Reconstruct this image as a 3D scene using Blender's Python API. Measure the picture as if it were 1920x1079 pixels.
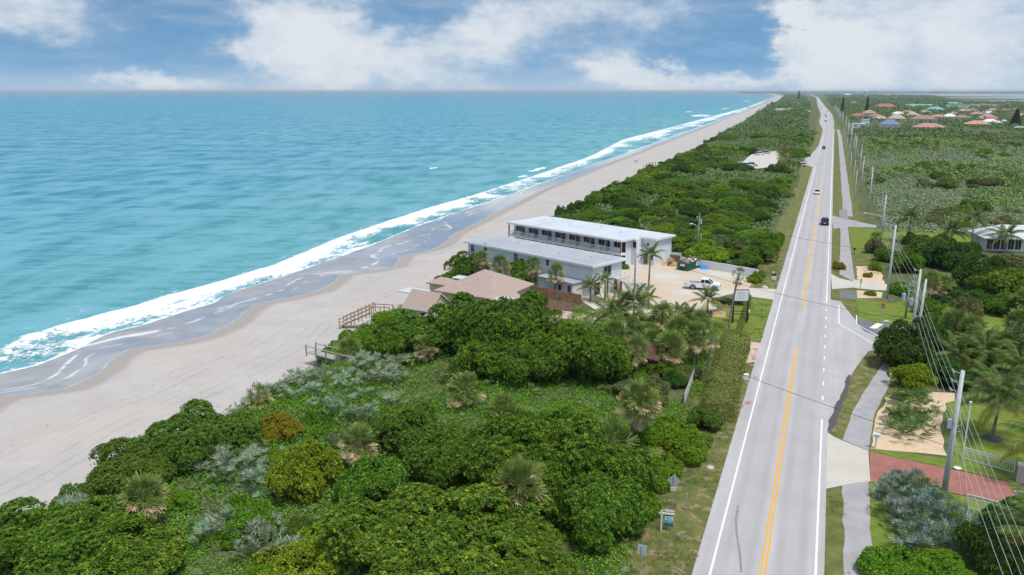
import bpy, bmesh, math, random
import numpy as np
from mathutils import Vector, Matrix, Euler
for o in list(bpy.data.objects): bpy.data.objects.remove(o, do_unlink=True)
SC = bpy.context.scene
COL = SC.collection
rad = math.radians
# ------------------------------------------------------------------ camera
F_PX, VH, CX, CY, H = 1490.0, 172.0, 960.0, 539.5, 32.0      # photo is 1920 x 1079
TH = math.atan((CY - VH) / F_PX)
AZ = math.atan((1566 - CX) / (F_PX * math.cos(TH) + (CY - VH) * math.sin(TH)))
cam = bpy.data.cameras.new('camera'); cam.sensor_width = 36; cam.lens = F_PX / 1920 * 36
cam.clip_start = 0.5; cam.clip_end = 200000
co = bpy.data.objects.new('camera', cam); COL.objects.link(co)
co.location = (0, 0, H); co.rotation_euler = (math.pi / 2 - TH, 0, AZ)
SC.camera = co
# ------------------------------------------------------------------ sky and sun
HAZE = 6.5e-5
SUN_EL, SUN_AZ = rad(68), rad(122)          # azimuth measured from +Y towards +X: inland, behind the right shoulder
world = bpy.data.worlds.new('World'); SC.world = world; world.use_nodes = True
wt = world.node_tree; wt.nodes.clear()


class NB:
    """small node builder"""
    def __init__(s, tree): s.t = tree
    def n(s, typ, **kw):
        nd = s.t.nodes.new(typ)
        for k, v in kw.items(): setattr(nd, k, v)
        return nd
    def put(s, sock, v):
        if v is None: return
        if hasattr(v, 'is_linked'): s.t.links.new(v, sock)
        else: sock.default_value = v
    def m(s, op, a, b=None, c=None, clamp=False):
        nd = s.n('ShaderNodeMath', operation=op, use_clamp=clamp)
        for i, v in enumerate((a, b, c)): s.put(nd.inputs[i], v)
        return nd.outputs[0]
    def vm(s, op, a, b=None):
        nd = s.n('ShaderNodeVectorMath', operation=op)
        s.put(nd.inputs[0], a); s.put(nd.inputs[1], b)
        return nd.outputs[1] if op in ('DOT_PRODUCT', 'LENGTH') else nd.outputs[0]
    def xyz(s, x, y, z):
        nd = s.n('ShaderNodeCombineXYZ')
        for i, v in enumerate((x, y, z)): s.put(nd.inputs[i], v)
        return nd.outputs[0]
    def sep(s, v):
        nd = s.n('ShaderNodeSeparateXYZ'); s.put(nd.inputs[0], v); return nd.outputs
    def noise(s, vec, scale, detail=4, rough=.55, dist=0.):
        nd = s.n('ShaderNodeTexNoise'); s.put(nd.inputs['Vector'], vec)
        nd.inputs['Scale'].default_value = scale; nd.inputs['Detail'].default_value = detail
        nd.inputs['Roughness'].default_value = rough; nd.inputs['Distortion'].default_value = dist
        return nd.outputs[0]
    def smooth(s, v, a, b, lo=0., hi=1.):
        nd = s.n('ShaderNodeMapRange', interpolation_type='SMOOTHSTEP')
        s.put(nd.inputs[0], v); s.put(nd.inputs[1], a); s.put(nd.inputs[2], b); s.put(nd.inputs[3], lo); s.put(nd.inputs[4], hi)
        return nd.outputs[0]
    def mix(s, f, a, b, blend='MIX'):
        nd = s.n('ShaderNodeMix', data_type='RGBA', blend_type=blend)
        s.put(nd.inputs[0], f)
        for i, v in ((6, a), (7, b)):
            s.put(nd.inputs[i], (*v, 1) if isinstance(v, tuple) and len(v) == 3 else v)
        return nd.outputs[2]
    def ramp(s, f, stops):
        nd = s.n('ShaderNodeValToRGB'); s.put(nd.inputs[0], f)
        cr = nd.color_ramp
        while len(cr.elements) < len(stops): cr.elements.new(.5)
        for e, (p, c) in zip(cr.elements, stops): e.position = p; e.color = (*c, 1)
        return nd.outputs[0]


def pix_dir(px, py):
    u = (px - CX) / F_PX; v = (py - CY) / F_PX
    az = math.atan2(u, math.cos(TH) - (v) * math.sin(TH) * 1.0)
    f = Vector((-math.sin(AZ) * math.cos(TH), math.cos(AZ) * math.cos(TH), -math.sin(TH)))
    r = Vector((math.cos(AZ), math.sin(AZ), 0)); up = r.cross(f)
    return (f + r * u - up * v)
def azel(px, py):
    d = pix_dir(px, py).normalized()
    return math.atan2(d.x, d.y), math.asin(d.z)

b = NB(wt)
gen = b.n('ShaderNodeTexCoord').outputs['Generated']
dx, dy, dz = b.sep(gen)
az = b.m('ARCTAN2', dx, dy)
el = b.m('ARCSINE', dz)
sky = b.n('ShaderNodeTexSky', sky_type='NISHITA', sun_disc=False)
sky.sun_elevation = SUN_EL; sky.sun_rotation = SUN_AZ; sky.altitude = 0
sky.air_density = 1.0; sky.dust_density = 0.3; sky.ozone_density = 3.0
skyv = b.vm('NORMALIZE', b.xyz(dx, dy, b.m('ADD', b.m('MULTIPLY', b.m('MAXIMUM', dz, 0.), 1.6), .30)))
if 'Vector' in sky.inputs: wt.links.new(skyv, sky.inputs['Vector'])
skycol = b.mix(1., sky.outputs[0], (1.16, 1.46, 1.38), 'MULTIPLY')
# clouds: drawn on the direction of view, stretched towards the horizon as real cloud fields are
cv = b.xyz(b.m('MULTIPLY', az, 9.), b.m('MULTIPLY', el, 17.), 3.7)
warp = b.n('ShaderNodeTexNoise'); wt.links.new(cv, warp.inputs['Vector'])
warp.inputs['Scale'].default_value = 2.2; warp.inputs['Detail'].default_value = 6; warp.inputs['Roughness'].default_value = .6
wx, wy, wz = b.sep(warp.outputs['Color'])
warp2 = b.n('ShaderNodeTexNoise'); wt.links.new(b.xyz(b.m('MULTIPLY', az, 40.), b.m('MULTIPLY', el, 55.), 6.1), warp2.inputs['Vector']); warp2.inputs['Scale'].default_value = 1.; warp2.inputs['Detail'].default_value = 7; warp2.inputs['Roughness'].default_value = .62
vx, vy, vz = b.sep(warp2.outputs['Color'])
az2 = b.m('ADD', b.m('ADD', az, b.m('MULTIPLY', b.m('SUBTRACT', wx, .5), .11)), b.m('MULTIPLY', b.m('SUBTRACT', vx, .5), .05))
el2 = b.m('ADD', b.m('ADD', el, b.m('MULTIPLY', b.m('SUBTRACT', wy, .5), .055)), b.m('MULTIPLY', b.m('SUBTRACT', vy, .5), .035))
dens = b.noise(cv, 1.15, 9, .60)
total = b.m('MULTIPLY', b.m('SUBTRACT', dens, .5), .75)
for (px, py, sx, sy, k) in [(560, 60, 95, 75, .50), (700, 120, 150, 50, .34), (250, 150, 95, 17, .42), (900, 105, 110, 60, .18),
                            (90, 25, 150, 48, .30), (1010, 25, 150, 50, .30), (1165, 128, 55, 30, .42), (1235, 150, 75, 24, .34),
                            (1290, 79, 40, 9, .20), (1505, 45, 26, 26, .42), (1570, 105, 75, 52, .62), (1440, 150, 130, 16, .30),
                            (1830, 80, 120, 95, .46), (1500, 8, 220, 14, .12),
                            (320, 45, 95, 40, -.34), (790, 20, 70, 26, -.24), (60, 130, 90, 30, -.22), (1340, 105, 95, 34, -.30),
                            (960, 150, 60, 20, -.12), (1400, 45, 50, 40, -.22)]:
    a0, e0 = azel(px, py); sa, se = sx / F_PX, sy / F_PX
    qa = b.m('DIVIDE', b.m('SUBTRACT', az2, a0), sa); qe = b.m('DIVIDE', b.m('SUBTRACT', el2, e0), se)
    g = b.m('EXPONENT', b.m('MULTIPLY', b.m('ADD', b.m('MULTIPLY', qa, qa), b.m('MULTIPLY', qe, qe)), -.8))
    total = b.m('ADD', total, b.m('MULTIPLY', g, k))
# above the frame the broken cloud goes on
total = b.m('ADD', total, b.m('MULTIPLY', b.smooth(el, .08, .22), .16))
cmask = b.m('ADD', b.smooth(b.m('ADD', total, b.m('MULTIPLY', b.m('SUBTRACT', vz, .5), .22)), .02, .40, 0., .58), b.smooth(total, -.22, .50, 0., .40))
wisp = b.smooth(b.noise(b.xyz(b.m('MULTIPLY', az, 5.), b.m('MULTIPLY', el, 30.), 9.1), 1.6, 7, .62), .42, .78, 0., .30)
cmask = b.m('MAXIMUM', cmask, wisp)
shade = b.noise(b.xyz(b.m('MULTIPLY', az, 14.), b.m('ADD', b.m('MULTIPLY', el, 26.), .35), 1.2), 1.3, 6, .6)
ccol = b.mix(b.smooth(b.m('ADD', shade, b.m('MULTIPLY', total, .35)), .36, .74), (5.6, 6.3, 7.1), (7.4, 7.7, 8.0))
ccol = b.mix(b.smooth(el, .0, .5), ccol, b.mix(1., ccol, (1.25, 1.22, 1.18), 'MULTIPLY'))
cmask = b.m('MULTIPLY', cmask, .90)
fin = b.mix(cmask, skycol, ccol)
fin = b.mix(b.smooth(el, -.005, .035, .42, 0.), fin, (6.9, 7.4, 7.9))          # pale air along the horizon
bg = b.n('ShaderNodeBackground'); wt.links.new(fin, bg.inputs[0]); bg.inputs[1].default_value = 0.095
wo = b.n('ShaderNodeOutputWorld'); wt.links.new(bg.outputs[0], wo.inputs[0])
world.cycles.sampling_method = 'MANUAL'; world.cycles.sample_map_resolution = 512

sl = bpy.data.lights.new('sun', 'SUN'); sl.energy = 3.0; sl.angle = rad(15); sl.color = (1, .97, .93)
so = bpy.data.objects.new('sun', sl); COL.objects.link(so)
sd = Vector((math.sin(SUN_AZ) * math.cos(SUN_EL), math.cos(SUN_AZ) * math.cos(SUN_EL), math.sin(SUN_EL)))
so.rotation_euler = sd.to_track_quat('Z', 'Y').to_euler(); so.location = (0, 0, 80)
vs = SC.view_settings; vs.view_transform = 'Standard'; vs.look = 'None'; vs.exposure = 0.2; vs.gamma = 1; vs.use_curve_mapping = False
SC.render.engine = 'CYCLES'
SC.cycles.max_bounces = 6; SC.cycles.diffuse_bounces = 3; SC.cycles.glossy_bounces = 2; SC.cycles.transmission_bounces = 3
SC.cycles.transparent_max_bounces = 4; SC.cycles.volume_bounces = 0
SC.render.resolution_x = 1024; SC.render.resolution_y = 575

# ------------------------------------------------------------------ helpers
def W(px, py, z=0.):
    """the point at height z under a spot of the photograph: used to measure the place"""
    d = pix_dir(px, py); t = (z - H) / d.z
    return Vector((d.x * t, d.y * t, z))

def link(o, parent=None):
    COL.objects.link(o)
    if parent: o.parent = parent
    return o
def tag(o, label=None, cat=None, group=None, kind=None):
    for k, v in (('label', label), ('category', cat), ('group', group), ('kind', kind)):
        if v: o[k] = v
    return o
def thing(name, label, cat, loc=(0, 0, 0), rz=0., group=None, s=1.):
    o = bpy.data.objects.new(name, None); o.empty_display_size = .3; link(o)
    o.location = loc; o.rotation_euler = (0, 0, rz); o.scale = (s, s, s)
    return tag(o, label, cat, group)
def ob(name, me, parent=None, loc=(0, 0, 0), rot=(0, 0, 0), s=(1, 1, 1)):
    o = bpy.data.objects.new(name, me); link(o, parent); o.location = loc; o.rotation_euler = rot
    o.scale = s if isinstance(s, tuple) else (s, s, s)
    return o
def struct(name, me): return tag(ob(name, me), kind='structure')
def copy_tree(o, parent=None):
    c = o.copy(); link(c, parent)
    for ch in o.children: copy_tree(ch, c)
    return c

class MB:
    """collects faces of one mesh"""
    def __init__(s): s.v = []; s.f = []; s.mi = []; s.cur = 0
    def quad(s, pts):
        i = len(s.v); s.v += [tuple(p) for p in pts]; s.f.append(tuple(range(i, i + len(pts)))); s.mi.append(s.cur); return s
    def box(s, c, size, rz=0., taper=1.):
        hx, hy, hz = (k / 2 for k in size); cs, sn = math.cos(rz), math.sin(rz); i = len(s.v)
        for z, t in ((-hz, 1.), (hz, taper)):
            for x, y in ((-hx, -hy), (hx, -hy), (hx, hy), (-hx, hy)):
                x *= t; y *= t
                s.v.append((c[0] + x * cs - y * sn, c[1] + x * sn + y * cs, c[2] + z))
        for q in ((3, 2, 1, 0), (4, 5, 6, 7), (0, 1, 5, 4), (1, 2, 6, 5), (2, 3, 7, 6), (3, 0, 4, 7)):
            s.f.append(tuple(i + k for k in q)); s.mi.append(s.cur)
        return s
    def tube(s, pts, r, n=6, cap=True):
        pts = [Vector(p) for p in pts]; rs = r if isinstance(r, (list, tuple)) else [r] * len(pts); i0 = len(s.v)
        for k, p in enumerate(pts):
            d = (pts[min(k + 1, len(pts) - 1)] - pts[max(k - 1, 0)]).normalized()
            a = d.cross(Vector((0, 0, 1)) if abs(d.z) < .9 else Vector((1, 0, 0))).normalized(); bb = d.cross(a)
            for j in range(n):
                t = 2 * math.pi * j / n; q = p + (a * math.cos(t) + bb * math.sin(t)) * rs[k]; s.v.append(tuple(q))
        for k in range(len(pts) - 1):
            for j in range(n):
                s.f.append((i0 + k * n + j, i0 + k * n + (j + 1) % n, i0 + (k + 1) * n + (j + 1) % n, i0 + (k + 1) * n + j)); s.mi.append(s.cur)
        if cap:
            s.f.append(tuple(i0 + j for j in range(n))[::-1]); s.f.append(tuple(i0 + (len(pts) - 1) * n + j for j in range(n))); s.mi += [s.cur] * 2
        return s
    def prism(s, prof, y0, y1, ys=1.):
        """side profile (x,z) spread from y0 to y1"""
        n = len(prof); i = len(s.v)
        s.v += [(x, y0, z) for x, z in prof] + [(x, y1, z) for x, z in prof]
        s.f.append(tuple(range(i, i + n))); s.f.append(tuple(range(i + 2 * n - 1, i + n - 1, -1)))
        for k in range(n): s.f.append((i + k, i + n + k, i + n + (k + 1) % n, i + (k + 1) % n))
        s.mi += [s.cur] * (n + 2); return s
    def mesh(s, name, *mats, smooth=False):
        me = bpy.data.meshes.new(name); me.from_pydata(s.v, [], s.f)
        for m in mats: me.materials.append(m)
        if len(mats) > 1: me.polygons.foreach_set('material_index', s.mi)
        bm = bmesh.new(); bm.from_mesh(me); bmesh.ops.recalc_face_normals(bm, faces=bm.faces[:]); bm.to_mesh(me); bm.free()
        if smooth: me.polygons.foreach_set('use_smooth', [True] * len(me.polygons))
        me.update(); return me
    def part(s, name, m, parent=None, smooth=False, **kw): return ob(name, s.mesh(name, m, smooth=smooth), parent, **kw)

def np_mesh(name, v, f, m, mi=None, smooth=False, attr=None):
    """mesh from numpy arrays, all faces with the same number of corners"""
    me = bpy.data.meshes.new(name); nv, nf, k = len(v), len(f), f.shape[1]
    me.vertices.add(nv); me.vertices.foreach_set('co', np.ascontiguousarray(v, dtype=np.float32).ravel())
    me.loops.add(nf * k); me.loops.foreach_set('vertex_index', np.ascontiguousarray(f, dtype=np.int32).ravel())
    me.polygons.add(nf); me.polygons.foreach_set('loop_start', np.arange(0, nf * k, k, dtype=np.int32))
    for mm in (m if isinstance(m, (list, tuple)) else [m]): me.materials.append(mm)
    if mi is not None: me.polygons.foreach_set('material_index', mi.astype(np.int32))
    if smooth: me.polygons.foreach_set('use_smooth', np.ones(nf, dtype=bool))
    for an, av in (attr or {}).items():
        at = me.attributes.new(an, 'FLOAT', 'POINT'); at.data.foreach_set('value', np.asarray(av, dtype=np.float32).ravel())
    me.update(calc_edges=True); return me

# ------------------------------------------------------------------ materials
def mat(name):
    m = bpy.data.materials.new(name); m.use_nodes = True
    return m, NB(m.node_tree), m.node_tree.nodes['Principled BSDF']
def setp(bs, b, col=None, rough=None, spec=None, metal=None, normal=None):
    if col is not None: b.put(bs.inputs['Base Color'], (*col, 1) if isinstance(col, tuple) and len(col) == 3 else col)
    if rough is not None: b.put(bs.inputs['Roughness'], rough)
    if spec is not None: b.put(bs.inputs['Specular IOR Level'], spec)
    if metal is not None: b.put(bs.inputs['Metallic'], metal)
    if normal is not None: b.put(bs.inputs['Normal'], normal)
def bump(b, h, strength=.3, dist=.05):
    nd = b.n('ShaderNodeBump'); nd.inputs['Strength'].default_value = strength; nd.inputs['Distance'].default_value = dist
    b.put(nd.inputs['Height'], h); return nd.outputs[0]
def pos(b): return b.n('ShaderNodeNewGeometry').outputs['Position']
def plain(name, col, rough=.6, var=.12, scale=1.5, spec=.3, metal=0., bmp=0., bscale=20.):
    m, b, bs = mat(name); p = b.n('ShaderNodeTexCoord').outputs['Object']
    k = b.smooth(b.noise(p, scale, 5, .6), .25, .75, 1 - var, 1 + var)
    setp(bs, b, b.mix(1., col, b.xyz(k, k, k), 'MULTIPLY'), rough, spec, metal)
    if bmp: setp(bs, b, normal=bump(b, b.noise(p, bscale, 4), bmp))
    return m
def leafmat(name, stops, transl=.28, rough=.5, patch=None, tint=.16, age=False):
    """per-leaf colour from the random of its island, per-plant shift, optional patches over the ground"""
    m, b, bs = mat(name)
    r = b.n('ShaderNodeNewGeometry').outputs['Random Per Island']
    c = b.ramp(b.n('ShaderNodeAttribute', attribute_name='age').outputs['Fac'] if age else r, stops)
    if patch:
        p = pos(b); sc, col2, lo, hi = patch
        c = b.mix(b.smooth(b.noise(p, sc, 4, .6), lo, hi), c, b.mix(b.m('MULTIPLY', r, .6), col2, c))
    oi = b.n('ShaderNodeObjectInfo').outputs['Random']
    k = b.m('ADD', 1 - tint, b.m('MULTIPLY', oi, 2 * tint)); k2 = b.m('ADD', 1 - tint * .6, b.m('MULTIPLY', b.m('FRACT', b.m('MULTIPLY', oi, 7.3)), 1.2 * tint))
    c = b.mix(1., c, b.xyz(b.m('ADD', .4, b.m('MULTIPLY', k, .6)), k2, k2), 'MULTIPLY')
    setp(bs, b, c, .65, .06)
    if transl:
        tr = b.n('ShaderNodeBsdfTranslucent'); b.put(tr.inputs[0], c)
        mx = b.n('ShaderNodeMixShader'); mx.inputs[0].default_value = transl
        b.t.links.new(bs.outputs[0], mx.inputs[1]); b.t.links.new(tr.outputs[0], mx.inputs[2])
        b.t.links.new(mx.outputs[0], b.t.nodes['Material Output'].inputs[0])
    return m

M = {}
M['white'] = plain('white_paint', (.70, .71, .72), .55, .05, .8)
M['white_wall'] = plain('white_stucco', (.66, .69, .72), .8, .07, .5, bmp=.1)
M['roof_grey'] = plain('grey_membrane', (.37, .375, .405), .8, .10, .35)
M['roof_white'] = plain('white_membrane', (.52, .55, .58), .75, .08, .3)
M['glass_dark'] = plain('dark_glass', (.012, .016, .022), .12, .3, .7, spec=.5)
M['brown_wood'] = plain('brown_stained_wood', (.20, .085, .045), .65, .25, 3.)
M['fence_wood'] = plain('weathered_fence_wood', (.36, .21, .13), .8, .3, 1.2)
M['deck_wood'] = plain('weathered_deck_wood', (.36, .25, .16), .8, .22, 2.)
M['grey_wood'] = plain('grey_weathered_wood', (.33, .31, .29), .85, .2, 2.)
M['concrete'] = plain('concrete', (.50, .49, .46), .85, .12, .8, bmp=.1)
M['pole'] = plain('concrete_pole', (.52, .53, .53), .8, .12, 1.)
M['wood_pole'] = plain('grey_timber_pole', (.30, .28, .26), .85, .2, 1.5)
M['metal'] = plain('galvanised_metal', (.50, .52, .54), .45, .1, 2., metal=.6)
M['alu'] = plain('white_aluminium', (.75, .77, .78), .4, .04)
M['wire'] = plain('weathered_cable', (.42, .43, .44), .6, .1)
M['wire_dark'] = plain('black_cable', (.05, .05, .05), .6, .1)
M['black'] = plain('black_paint', (.02, .02, .022), .5, .1)
M['tyre'] = plain('tyre_rubber', (.02, .02, .02), .85, .1)
M['rim'] = plain('wheel_rim', (.35, .36, .37), .35, .05, metal=.7)
M['insul'] = plain('grey_insulator', (.40, .47, .55), .35, .05)
M['yellow_wall'] = plain('pale_yellow_siding', (.66, .56, .33), .8, .05, .6)
M['bark'] = plain('grey_bark', (.20, .165, .13), .9, .3, 4., bmp=.4)
M['palm_bark'] = plain('palm_trunk', (.24, .20, .17), .9, .3, 5., bmp=.5)
M['red'] = plain('red_paint', (.45, .03, .03), .5, .1)
M['orange'] = plain('orange_sheet', (.62, .25, .05), .7, .15)
M['green_sign'] = plain('green_sign', (.0, .26, .17), .5, .05)
M['lamp'] = plain('lamp_glass', (.65, .66, .66), .3, .03)
# ------------------------------------------------------------------ shore lines (x as a function of y)
def curve(pts):
    pts = sorted((p[1], p[0]) for p in pts); ys = [p[0] for p in pts]; xs = [p[1] for p in pts]
    return lambda y: np.interp(y, ys, xs)
EDGE = curve([(-57, -400), (-57, 38), (-58.5, 60), (-58.5, 84), (-62, 98), (-63.5, 133), (-67.5, 178), (-69.5, 216), (-71.5, 261), (-74, 380),
              (-80, 600), (-97, 1042), (-141, 2000), (-386, 7060), (-3000, 40000)])
WETP = [(0, 745), (65, 738), (130, 728), (165, 712), (200, 690), (222, 668), (240, 655), (290, 649), (350, 640), (400, 625), (440, 605), (462, 584), (480, 570), (540, 560), (600, 545),
        (628, 528), (640, 515), (690, 510), (740, 500), (748, 488), (755, 480), (800, 471), (830, 460), (842, 448), (850, 440), (930, 400), (1010, 360), (1120, 315), (1200, 285), (1330, 235), (1430, 195)]
WET = curve([(p.x, p.y) for p in (W(*q, -3.5) for q in WETP)] + [(-85, 50), (-89, 40), (-85, 25), (-90, 5), (-88, -400), (-430, 7060), (-3060, 40000)])
FIN = curve([(p.x, p.y) for p in (W(*q, -4.4) for q in [(0, 702), (67, 688), (143, 657), (213, 624), (267, 611), (310, 597), (400, 570), (443, 547), (540, 518), (640, 482), (700, 460), (780, 427), (862, 397),
                                                     (950, 368), (1060, 328), (1130, 303), (1230, 268), (1400, 207)])] + [(-98, 30), (-99, -400), (-436, 7060), (-3070, 40000)])
FOUT = curve([(p.x, p.y) for p in (W(*q, -4.4) for q in [(0, 662), (53, 632), (160, 604), (233, 583), (313, 557), (383, 540), (520, 498), (640, 447), (690, 430), (765, 405), (830, 384),
                                                      (920, 358), (1040, 318), (1110, 293), (1170, 262), (1225, 248), (1400, 202)])] + [(-110, 30), (-111, -400), (-446, 7060), (-3080, 40000)])
ROWS = np.concatenate([np.arange(-300, 24, 18.), np.arange(24, 330, 1.6), np.geomspace(330, 110000, 140)])
rng = np.random.default_rng(5)
def vnoise(x, y, s, seed=0):
    """cheap smooth value noise"""
    x = np.asarray(x) / s; y = np.asarray(y) / s; xi = np.floor(x).astype(np.int64); yi = np.floor(y).astype(np.int64); fx = x - xi; fy = y - yi
    fx = fx * fx * (3 - 2 * fx); fy = fy * fy * (3 - 2 * fy)
    def h(i, j):
        n = (i * 374761393 + j * 668265263 + seed * 1442695041) & 0x7fffffff
        n = ((n ^ (n >> 13)) * 1274126177) & 0x7fffffff
        return ((n ^ (n >> 16)) & 0xffff) / 65535.
    return (h(xi, yi) * (1 - fx) + h(xi + 1, yi) * fx) * (1 - fy) + (h(xi, yi + 1) * (1 - fx) + h(xi + 1, yi + 1) * fx) * fy
def grid_faces(nr, nc):
    i = np.arange((nr - 1) * (nc - 1)); r = i // (nc - 1); c = i % (nc - 1); a = r * nc + c
    return np.stack([a, a + 1, a + nc + 1, a + nc], 1)

def land_z(x, y):
    x = np.asarray(x, float); y = np.asarray(y, float)
    t = np.clip((x - EDGE(y)) / 7., 0, 1); t = t * t * (3 - 2 * t)
    dune = np.clip((-13 - x) / 10., 0, 1) * np.clip((x - EDGE(y)) / 12, 0, 1)
    flat = np.clip((y - 95) / 12, 0, 1)       # building lots are level
    return -2.6 * (1 - t) + dune * (1 - flat) * (.5 * vnoise(x, y, 14, 3) + .35 * vnoise(x, y, 5, 4))

# ground of the land
offs = np.array([-4, 0, 1.5, 3, 5, 7, 9, 12, 15, 18, 21, 24, 27, 30, 33, 36, 39, 42, 45])
xs_r = np.array([-11, -6, 0, 8, 16, 30, 60, 120, 250, 500, 1000, 2500, 6000, 14000, 40000.])
X = np.zeros((len(ROWS), len(offs) + len(xs_r))); Y = np.repeat(ROWS[:, None], X.shape[1], 1)
e = EDGE(ROWS); X[:, :len(offs)] = e[:, None] + offs[None] * np.clip((-14 - e[:, None]) / 45, .5, 40) ; X[:, len(offs):] = xs_r[None]
X = np.maximum.accumulate(X, 1)
X[:, 0] = e - 4
Z = land_z(X, Y); Z[:, 0] = -4.2
m, b, bs = mat('dune_soil'); p = pos(b)
n1 = b.noise(p, .35, 5, .6); n2 = b.noise(p, 2.2, 5, .65)
c = b.mix(b.smooth(n1, .35, .65), (.075, .095, .035), (.11, .13, .05))
c = b.mix(b.smooth(n2, .5, .75), c, (.24, .20, .14))
setp(bs, b, c, .95, .1, normal=bump(b, n2, .8, .2)); M['soil'] = m
struct('ground', np_mesh('ground', np.stack([X, Y, Z], -1).reshape(-1, 3), grid_faces(*X.shape), m, smooth=True))

# beach
bo = np.array([0., .15, .3, .45, .6, .75, .88, 1.0])
eb = EDGE(ROWS); wb = WET(ROWS); fb = FIN(ROWS)
cols = [eb + 6, eb + 3]; zc = [np.full_like(eb, -2.3), np.full_like(eb, -2.2)]
for t in bo: cols.append(eb + (wb - eb) * t); zc.append(-2.15 + (-3.5 + 2.15) * t + .12 * (vnoise(cols[-1], ROWS, 9, 8) - .5) * (t < .9))
for t in (.33, .66, 1.0, 1.6, 3, 8): cols.append(wb + (fb - wb) * t); zc.append(-3.5 - .86 * t + 0 * wb)
BX = np.stack(cols, 1); BZ = np.stack(zc, 1); BY = np.repeat(ROWS[:, None], BX.shape[1], 1)
m, b, bs = mat('beach_sand'); p = pos(b)
at = b.n('ShaderNodeAttribute', attribute_name='wet').outputs['Fac']; ae = b.n('ShaderNodeAttribute', attribute_name='inland').outputs['Fac']
fine = b.noise(p, 3., 6, .65); mid = b.noise(p, .22, 5, .6); big = b.noise(p, .06, 4, .5)
d = b.m('ADD', at, b.m('MULTIPLY', b.m('SUBTRACT', mid, .5), 2.2))                     # >0 landwards of the swash line
dry = b.mix(b.smooth(mid, .3, .7), (.47, .43, .40), (.42, .385, .355)); dry = b.mix(b.smooth(big, .45, .72, 0, .55), dry, (.49, .42, .36))
grit = b.noise(b.xyz(b.m('MULTIPLY', b.sep(p)[0], 1.6), b.m('MULTIPLY', b.sep(p)[1], .55), 0.), 1.5, 7, .72)
dry = b.mix(b.smooth(fine, .52, .75, 0, .45), dry, (.34, .305, .28)); dry = b.mix(b.smooth(grit, .50, .70, 0, .45), dry, (.36, .32, .29)); dry = b.mix(b.smooth(grit, .30, .45, .35, 0.), dry, (.56, .53, .50))
# wheel tracks run along the beach
tr = None
for off, w in ((-8.2, .22), (-10.0, .22), (-13.4, .3), (-15.1, .3), (-6.4, .3)):
    q = b.m('ABSOLUTE', b.m('SUBTRACT', b.m('ADD', ae, b.m('MULTIPLY', b.m('SUBTRACT', big, .5), 4.)), off))
    k = b.smooth(q, w * .4, w, 1., 0.); tr = k if tr is None else b.m('MAXIMUM', tr, k)
tr = b.m('MULTIPLY', tr, b.smooth(mid, .35, .6, .25, .9))
dry = b.mix(b.m('MULTIPLY', tr, .28), dry, (.30, .27, .245))
# wrack by the dune foot
wr = b.m('MULTIPLY', b.smooth(ae, -5., -1., 0., 1.), b.smooth(b.noise(p, 1.1, 6, .7), .58, .68))
dry = b.mix(b.m('MULTIPLY', wr, .7), dry, (.16, .11, .08))
wr2 = b.m('MULTIPLY', b.smooth(b.m('ABSOLUTE', b.m('ADD', b.m('ADD', ae, 17.), b.m('MULTIPLY', b.m('SUBTRACT', big, .5), 12.))), .2, 1.3, 1., 0.), b.smooth(b.noise(p, 1.6, 6, .7), .56, .66))
dry = b.mix(b.m('MULTIPLY', wr2, .55), dry, (.20, .15, .11))
damp = (.335, .30, .27)
c = b.mix(b.smooth(d, 2.2, 4.0), damp, dry)
wetc = b.mix(b.smooth(mid, .35, .65), (.31, .29, .275), (.38, .36, .345))
c = b.mix(b.smooth(d, -.35, .15), wetc, c)
# swash lace: thin foam lines left on the film
ln = b.m('ABSOLUTE', b.m('ADD', b.m('ADD', at, 5.5), b.m('MULTIPLY', b.m('SUBTRACT', b.noise(p, .055, 2, .4), .5), 19.)))
lace = b.m('MULTIPLY', b.smooth(ln, .02, .42, 1., 0.), b.smooth(d, -1., -.4, 1., 0.)); lace = b.m('MULTIPLY', lace, b.smooth(mid, .42, .6, .0, .75))
edge = b.m('MULTIPLY', b.smooth(b.m('ABSOLUTE', b.m('ADD', d, .35)), .05, .22, .5, 0.), b.smooth(fine, .35, .6))
ln2 = b.m('ABSOLUTE', b.m('ADD', b.m('ADD', at, 9.), b.m('MULTIPLY', b.m('SUBTRACT', b.noise(p, .04, 2, .4), .5), 24.)))
lace = b.m('MAXIMUM', lace, b.m('MULTIPLY', b.m('MULTIPLY', b.smooth(ln2, .02, .7, .8, 0.), b.smooth(d, -1., -.4, 1., 0.)), b.smooth(mid, .40, .55)))
lace = b.m('MAXIMUM', lace, edge)
c = b.mix(lace, c, (.75, .76, .78))
ro = b.smooth(d, -.5, .3, .05, .85); ro = b.m('MAXIMUM', ro, b.m('MULTIPLY', lace, .6))
hgt = b.m('ADD', fine, b.m('MULTIPLY', tr, -.8))
nb = b.n('ShaderNodeBump'); nb.inputs['Distance'].default_value = .08; b.put(nb.inputs['Strength'], b.smooth(d, -.2, 2., .015, .6)); b.put(nb.inputs['Height'], hgt)
setp(bs, b, c, ro, b.smooth(d, -.5, .5, 1.0, .15), normal=nb.outputs[0])
film = b.m('MAXIMUM', b.smooth(b.noise(p, .06, 3, .5), .44, .58), b.smooth(d, -6., -2., 0., .9))
b.put(bs.inputs['Coat Weight'], b.m('MULTIPLY', b.smooth(d, -.6, .1, 1., 0.), film)); b.put(bs.inputs['Specular IOR Level'], b.m('ADD', b.smooth(d, -.5, .5, .35, .15), b.m('MULTIPLY', b.smooth(d, -.5, .1, .65, 0.), film))); bs.inputs['Coat Roughness'].default_value = .04; bs.inputs['Coat IOR'].default_value = 1.38
bv = np.stack([BX, BY, BZ], -1).reshape(-1, 3)
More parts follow.
